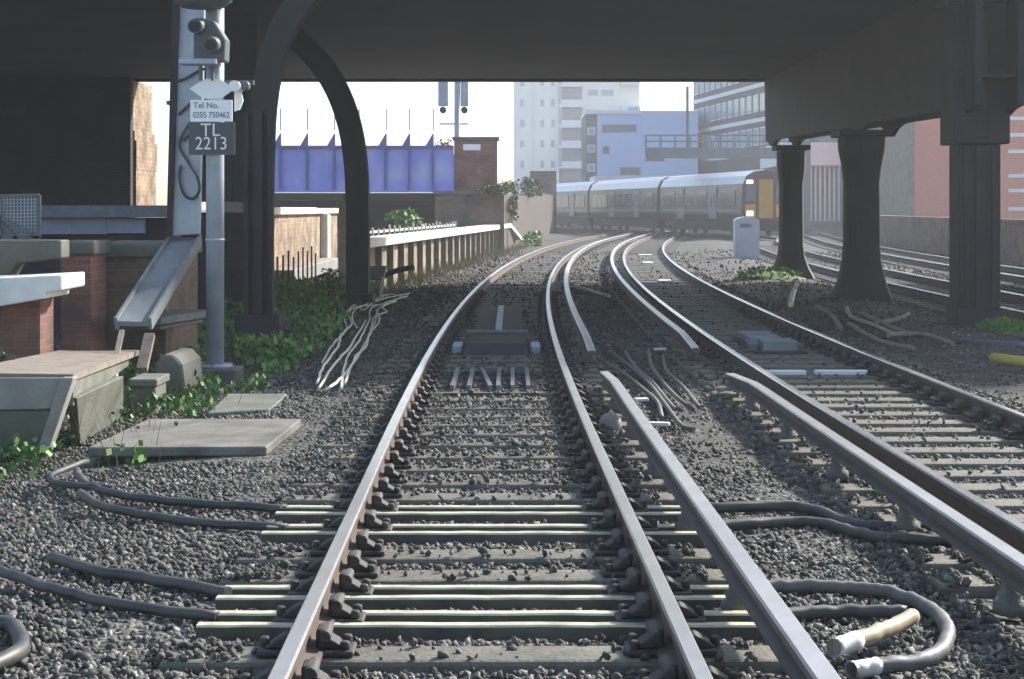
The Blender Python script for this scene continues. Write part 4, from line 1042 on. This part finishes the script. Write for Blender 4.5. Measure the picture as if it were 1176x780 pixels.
for (xp, yp, w, rz, lab) in ((758,401,.16,.2,'small pale plate lying beyond the tangled wires'), (736,459,.13,.3,'small pale plate lying left of the tangled wires'), (757,487,.17,-.2,'bright pale plate nearest the conductor rail in the gap debris')):
    o = MB().cbox(G(xp, yp, -.16), (w,.07,.03), rz=rz).build('plate', M['coping'], bevel=.006); tag(o, lab, 'plate')
b = MB(); c = G(701, 487, -.16)
b.lathe((c.x, c.y, c.z-.08), [(.03,0),(.085,.03),(.10,.08),(.085,.13),(.04,.165)], 9)
o = b.build('boulder', M['concrete']); tag(o, 'rounded grey boulder beside the right rail of the left track', 'stone')
# items in the far four-foot and six-foot
for (xp, yp, w, l, lab) in ((741,293,.5,.9,'farthest pale board lying inside the right hand track'), (744,302,.34,1.2,'middle pale board lying inside the right hand track'), (764,323,.32,1.0,'nearest pale board lying inside the right hand track')):
    o = MB().cbox(G(xp, yp, -.15), (w,l,.04), rz=-.05).build('board', M['coping'], bevel=.006); tag(o, lab, 'board')
o = MB().tube(smooth_path([G(a, b_, -.12) for a, b_ in ((655,329),(672,332),(690,338),(700,340))], 4), .035, 8).build('pipe', M['pale_cable']); tag(o, 'thin pale pipe crossing between the two tracks under the bridge', 'pipe')

# equipment in the left track
y = F*(CAMZ+.1)/(431-240.0); x = c1(y)
t = thing('track_loop', 'pale barred signalling loop lying between the left track rails', 'track loop', (x, y, GZ))
MB().box(x-.45, x+.45, y-1.1, y+1.0, -.19, -.165).build('base_board', M['dark_void'], t)
b = MB()
for q in (-.38, -.22, -.07, .06, .20, .35): b.cbox((x+q, y, -.13), (.04, 1.9, .05), rz=(.06 if q in (-.07,) else 0))
b.cbox((x, y+.93, -.13), (.16,.05,.048)); b.build('bars', M['galv_dark'], t)
for q in (-.6, .6): MB().box(x-.62, x+.62, y+q-.02, y+q+.02, -.168, -.155).build('cross_bar', M['dark_void'], t)
y = F*(CAMZ+.1)/(398-240.0); x = c1(y)-.0
t = thing('track_magnet', 'dark ramped warning magnet with pale ridge between the left track rails', 'track magnet', (x, y, GZ))
MB().prism([(x-.42,y-.55,-.2),(x+.42,y-.55,-.2),(x+.36,y-.4,-.03),(x-.36,y-.4,-.03)], (0,1.9,0)).build('box', M['black'], t, bevel=.015)
MB().box(x-.40, x+.40, y+1.35, y+1.5, -.028, .0).build('top_edge', M['galv_dark'], t)
for s in (-1, 1): MB().cbox((x+s*.48, y+.3, -.14), (.12,.7,.1)).build('foot', M['galv'], t, bevel=.01)
y2 = y+2.4; x2 = c1(y2)
MB().box(x2-.34, x2+.34, y2, y2+6.0, -.19, -.08).build('rear_plate', M['black'], t, bevel=.01)
MB().box(x2-.045, x2+.045, y2+.2, y2+5.4, -.078, -.03).build('ridge', M['galv'], t)
# equipment in the right track
y = F*(CAMZ+.1)/(392-240.0); x = c1(y)+3.45
t = thing('track_magnet', 'pale grey boxed device bolted between the right hand track rails', 'track magnet', (x, y, GZ))
MB().cbox((x, y+.9, -.12), (.42,1.2,.1)).build('rear_box', M['tray'], t, bevel=.01)
MB().cbox((x+.02, y-.55, -.10), (.42,.5,.13)).build('front_box', M['tray'], t, bevel=.01)
for s in (-1, 1): MB().cbox((x+s*.29, y-.5, -.13), (.1,.3,.09)).build('foot', M['galv_dark'], t, bevel=.01)
MB().cbox((x, y+.2, -.17), (.62,2.6,.03)).build('base_plate', M['dark_void'], t)
y = F*(CAMZ+.14)/(428-240.0)
x0, x1 = X(879, y), X(925, y); x2, x3 = X(936, y), X(997, y)
o = MB().box(x0, x1, y-.06, y+.06, -.164, -.115).build('marker_bar', M['coping'], bevel=.008); tag(o, 'short white bar on the left, across the right hand track', 'bar')
o = MB().box(x2, x3, y-.05, y+.07, -.164, -.115).build('marker_bar', M['coping'], bevel=.008); tag(o, 'long white bar on the right, across the right hand track', 'bar')

# right side: yellow tube, sticks, moss mounds, pipes by the columns
p0, p1 = G(1141,411,-.05), G(1240,424,-.05)
o = MB().cyl(p0, p1, .055, n=14).build('yellow_tube', M['yellow_tube']); tag(o, 'yellow plastic tube lying on the ballast at right edge', 'tube')
o = MB().cyl(G(1100,392,-.1), G(1240,402,-.1), .05, n=10).build('pipe', M['galv_dark']); tag(o, 'grey pipe lying behind the yellow tube', 'pipe')
def mound(c, rad, lab, group=None):
    t = thing('moss_mound', lab, 'moss', c, group)
    b = MB(); n, m_ = 16, 6
    r_ = random.Random(int(c[0]*100))
    prof = []
    V = []
    for i in range(m_+1):
        a = i/m_*math.pi/2
        for j in range(n):
            th = 2*math.pi*j/n; k = 1+.12*r_.uniform(-1,1)
            V.append((c[0]+rad[0]*math.cos(a)*math.cos(th)*k, c[1]+rad[1]*math.cos(a)*math.sin(th)*k, c[2]+rad[2]*math.sin(a)*k))
    Fq = [(i*n+j, i*n+(j+1)%n, (i+1)*n+(j+1)%n, (i+1)*n+j) for i in range(m_) for j in range(n)]
    b.add(V, Fq, 0, True); b.build('cushion', M['moss'], t)
    g = MB(); g.leaves((c[0],c[1],c[2]+rad[2]*.6), (rad[0],rad[1],rad[2]*.7), 700, .07, 0, 1.5); kind(g.build('grass', M['leaf'], t), 'stuff')
mound((6.35, 43.0, GZ), (.85, 1.3, .26), 'bright green mossy mound at the foot of the farthest column')
mound((6.95, 24.7, GZ), (.33, .3, .16), 'small green moss tuft at the foot of the nearest column')
o = MB().tube(smooth_path([G(908,350,-.1), P(911,336,33.5), P(915,327,33.5)], 3), .05, 8).build('stick', M['pale_cable']); tag(o, 'short pale upright stick in front of the middle column', 'stick')
for i, (pts, lab) in enumerate((
    ([(938,352),(955,362),(966,378)], 'dark bent branch lying left of the pale curved one'), ([(972,354),(978,364),(1000,372),(1028,384)], 'pale curved pipe piece lying below the middle column'),
    ([(990,360),(1015,372),(1045,384)], 'straight dark branch lying right of the pale curved pipe'), ([(1005,372),(1032,366),(1044,360)], 'short forked branch on the heap below the columns'),
    ([(1020,385),(1060,384),(1095,395)], 'long dark branch lying toward the nearest column'), ([(975,372),(1010,392),(1050,400)], 'low dark branch closest to the right hand rail'))):
    o = MB().tube(smooth_path([G(a, b_, -.08) for a, b_ in pts], 4), [.04-.0015*j for j in range(4*(len(pts)-1)+1)], 7).build('branch', M['timber_pale' if i == 1 else 'timber']); tag(o, lab, 'branch')

# weeds at the left between the post and the brick wall: one patch of ground cover
b = MB(); wr = random.Random(4)
for i in range(150):
    x = wr.uniform(-5.4, -2.5); y = wr.uniform(17.5, 40)
    if x > -2.9 and y > 27: continue
    if abs(x+3.2) < .4 and y < 19.5: continue
    s_ = wr.uniform(.5, 1.2)
    b.leaves((x, y, GZ-.05+.12*s_), (.28*s_, .28*s_, .16*s_), 42, .085, 0, .8)
for i in range(150):
    x = wr.uniform(-5.4, -2.5); y = wr.uniform(11.5, 19); z_ = wr.uniform(.5, 1.3)
    if x > -3.3 and y < 15 and wr.random() < .8: continue
    b.leaves((x, y, -.27+.06*z_), (.22*z_,.22*z_,.11*z_), 26, .03+.04*wr.random(), 0, .9)
for i in range(900):
    x = wr.uniform(-5.4, -2.4); y = wr.uniform(12, 42); h = wr.uniform(.12, .5)
    a = Vector((x, y, -.32)); e = a+Vector((wr.uniform(-.18,.18), wr.uniform(-.18,.18), h)); w_ = .006+.004*wr.random()
    b.add([a, a+Vector((w_,0,0)), e], [(0,1,2)], 1 if wr.random() < .45 else 0)
o = b.build('weeds', [M['leaf'], M['leaf_dry']], base=(0,0,0)); tag(o, 'low green weeds growing along the foot of the left hand walls', 'weeds'); kind(o, 'stuff')
bush('weed', 'leafy green weed growing in front of the sunlit brick wall', 'plant', P(352,348,33)+Vector((0,0,.05)), (.4, .5, .28), 500, .09, 'leaf')
bush('weed', 'grey green weed growing at the foot of the timber post', 'plant', P(383,330,35), (.3, .4, .35), 400, .08, 'leaf_dark')
bush('weed', 'drooping plant growing at the foot of the red brick wall', 'plant', P(14,440,15.2), (.3, .3, .35), 300, .09, 'leaf_dark')
b = MB()
for i in range(260):
    dd = wr.uniform(36, 80); x = plat(dd)+wr.uniform(.15, 1.0); h = wr.uniform(.1, .3)
    for k in range(6):
        a = Vector((x+wr.uniform(-.12,.12), dd+wr.uniform(-.12,.12), GZ)); e = a+Vector((wr.uniform(-.15,.15), wr.uniform(-.15,.15), h))
        b.add([a, a+Vector((.015,0,0)), e], [(0,1,2)])
o = b.build('dry_grass', M['leaf_dry'], base=(0,0,0)); tag(o, 'dry grass growing along the face of the old platform', 'grass'); kind(o, 'stuff')

# ------------------------------------------------------------ hazy air
hz = bpy.data.materials.new('hazy_air'); hz.use_nodes = True
ht = hz.node_tree; ht.nodes.clear(); pv = ht.nodes.new('ShaderNodeVolumePrincipled'); ho = ht.nodes.new('ShaderNodeOutputMaterial')
pv.inputs['Color'].default_value = (.95, .96, 1, 1); pv.inputs['Density'].default_value = .0009; pv.inputs['Anisotropy'].default_value = .4
ht.links.new(pv.outputs[0], ho.inputs['Volume'])
o = MB().box(-70, 90, -12, 300, -1.4, 50).build('haze', hz, base=(0,0,0)); kind(o, 'stuff'); tag(o, 'pale bright haze filling the air over the railway', 'haze')
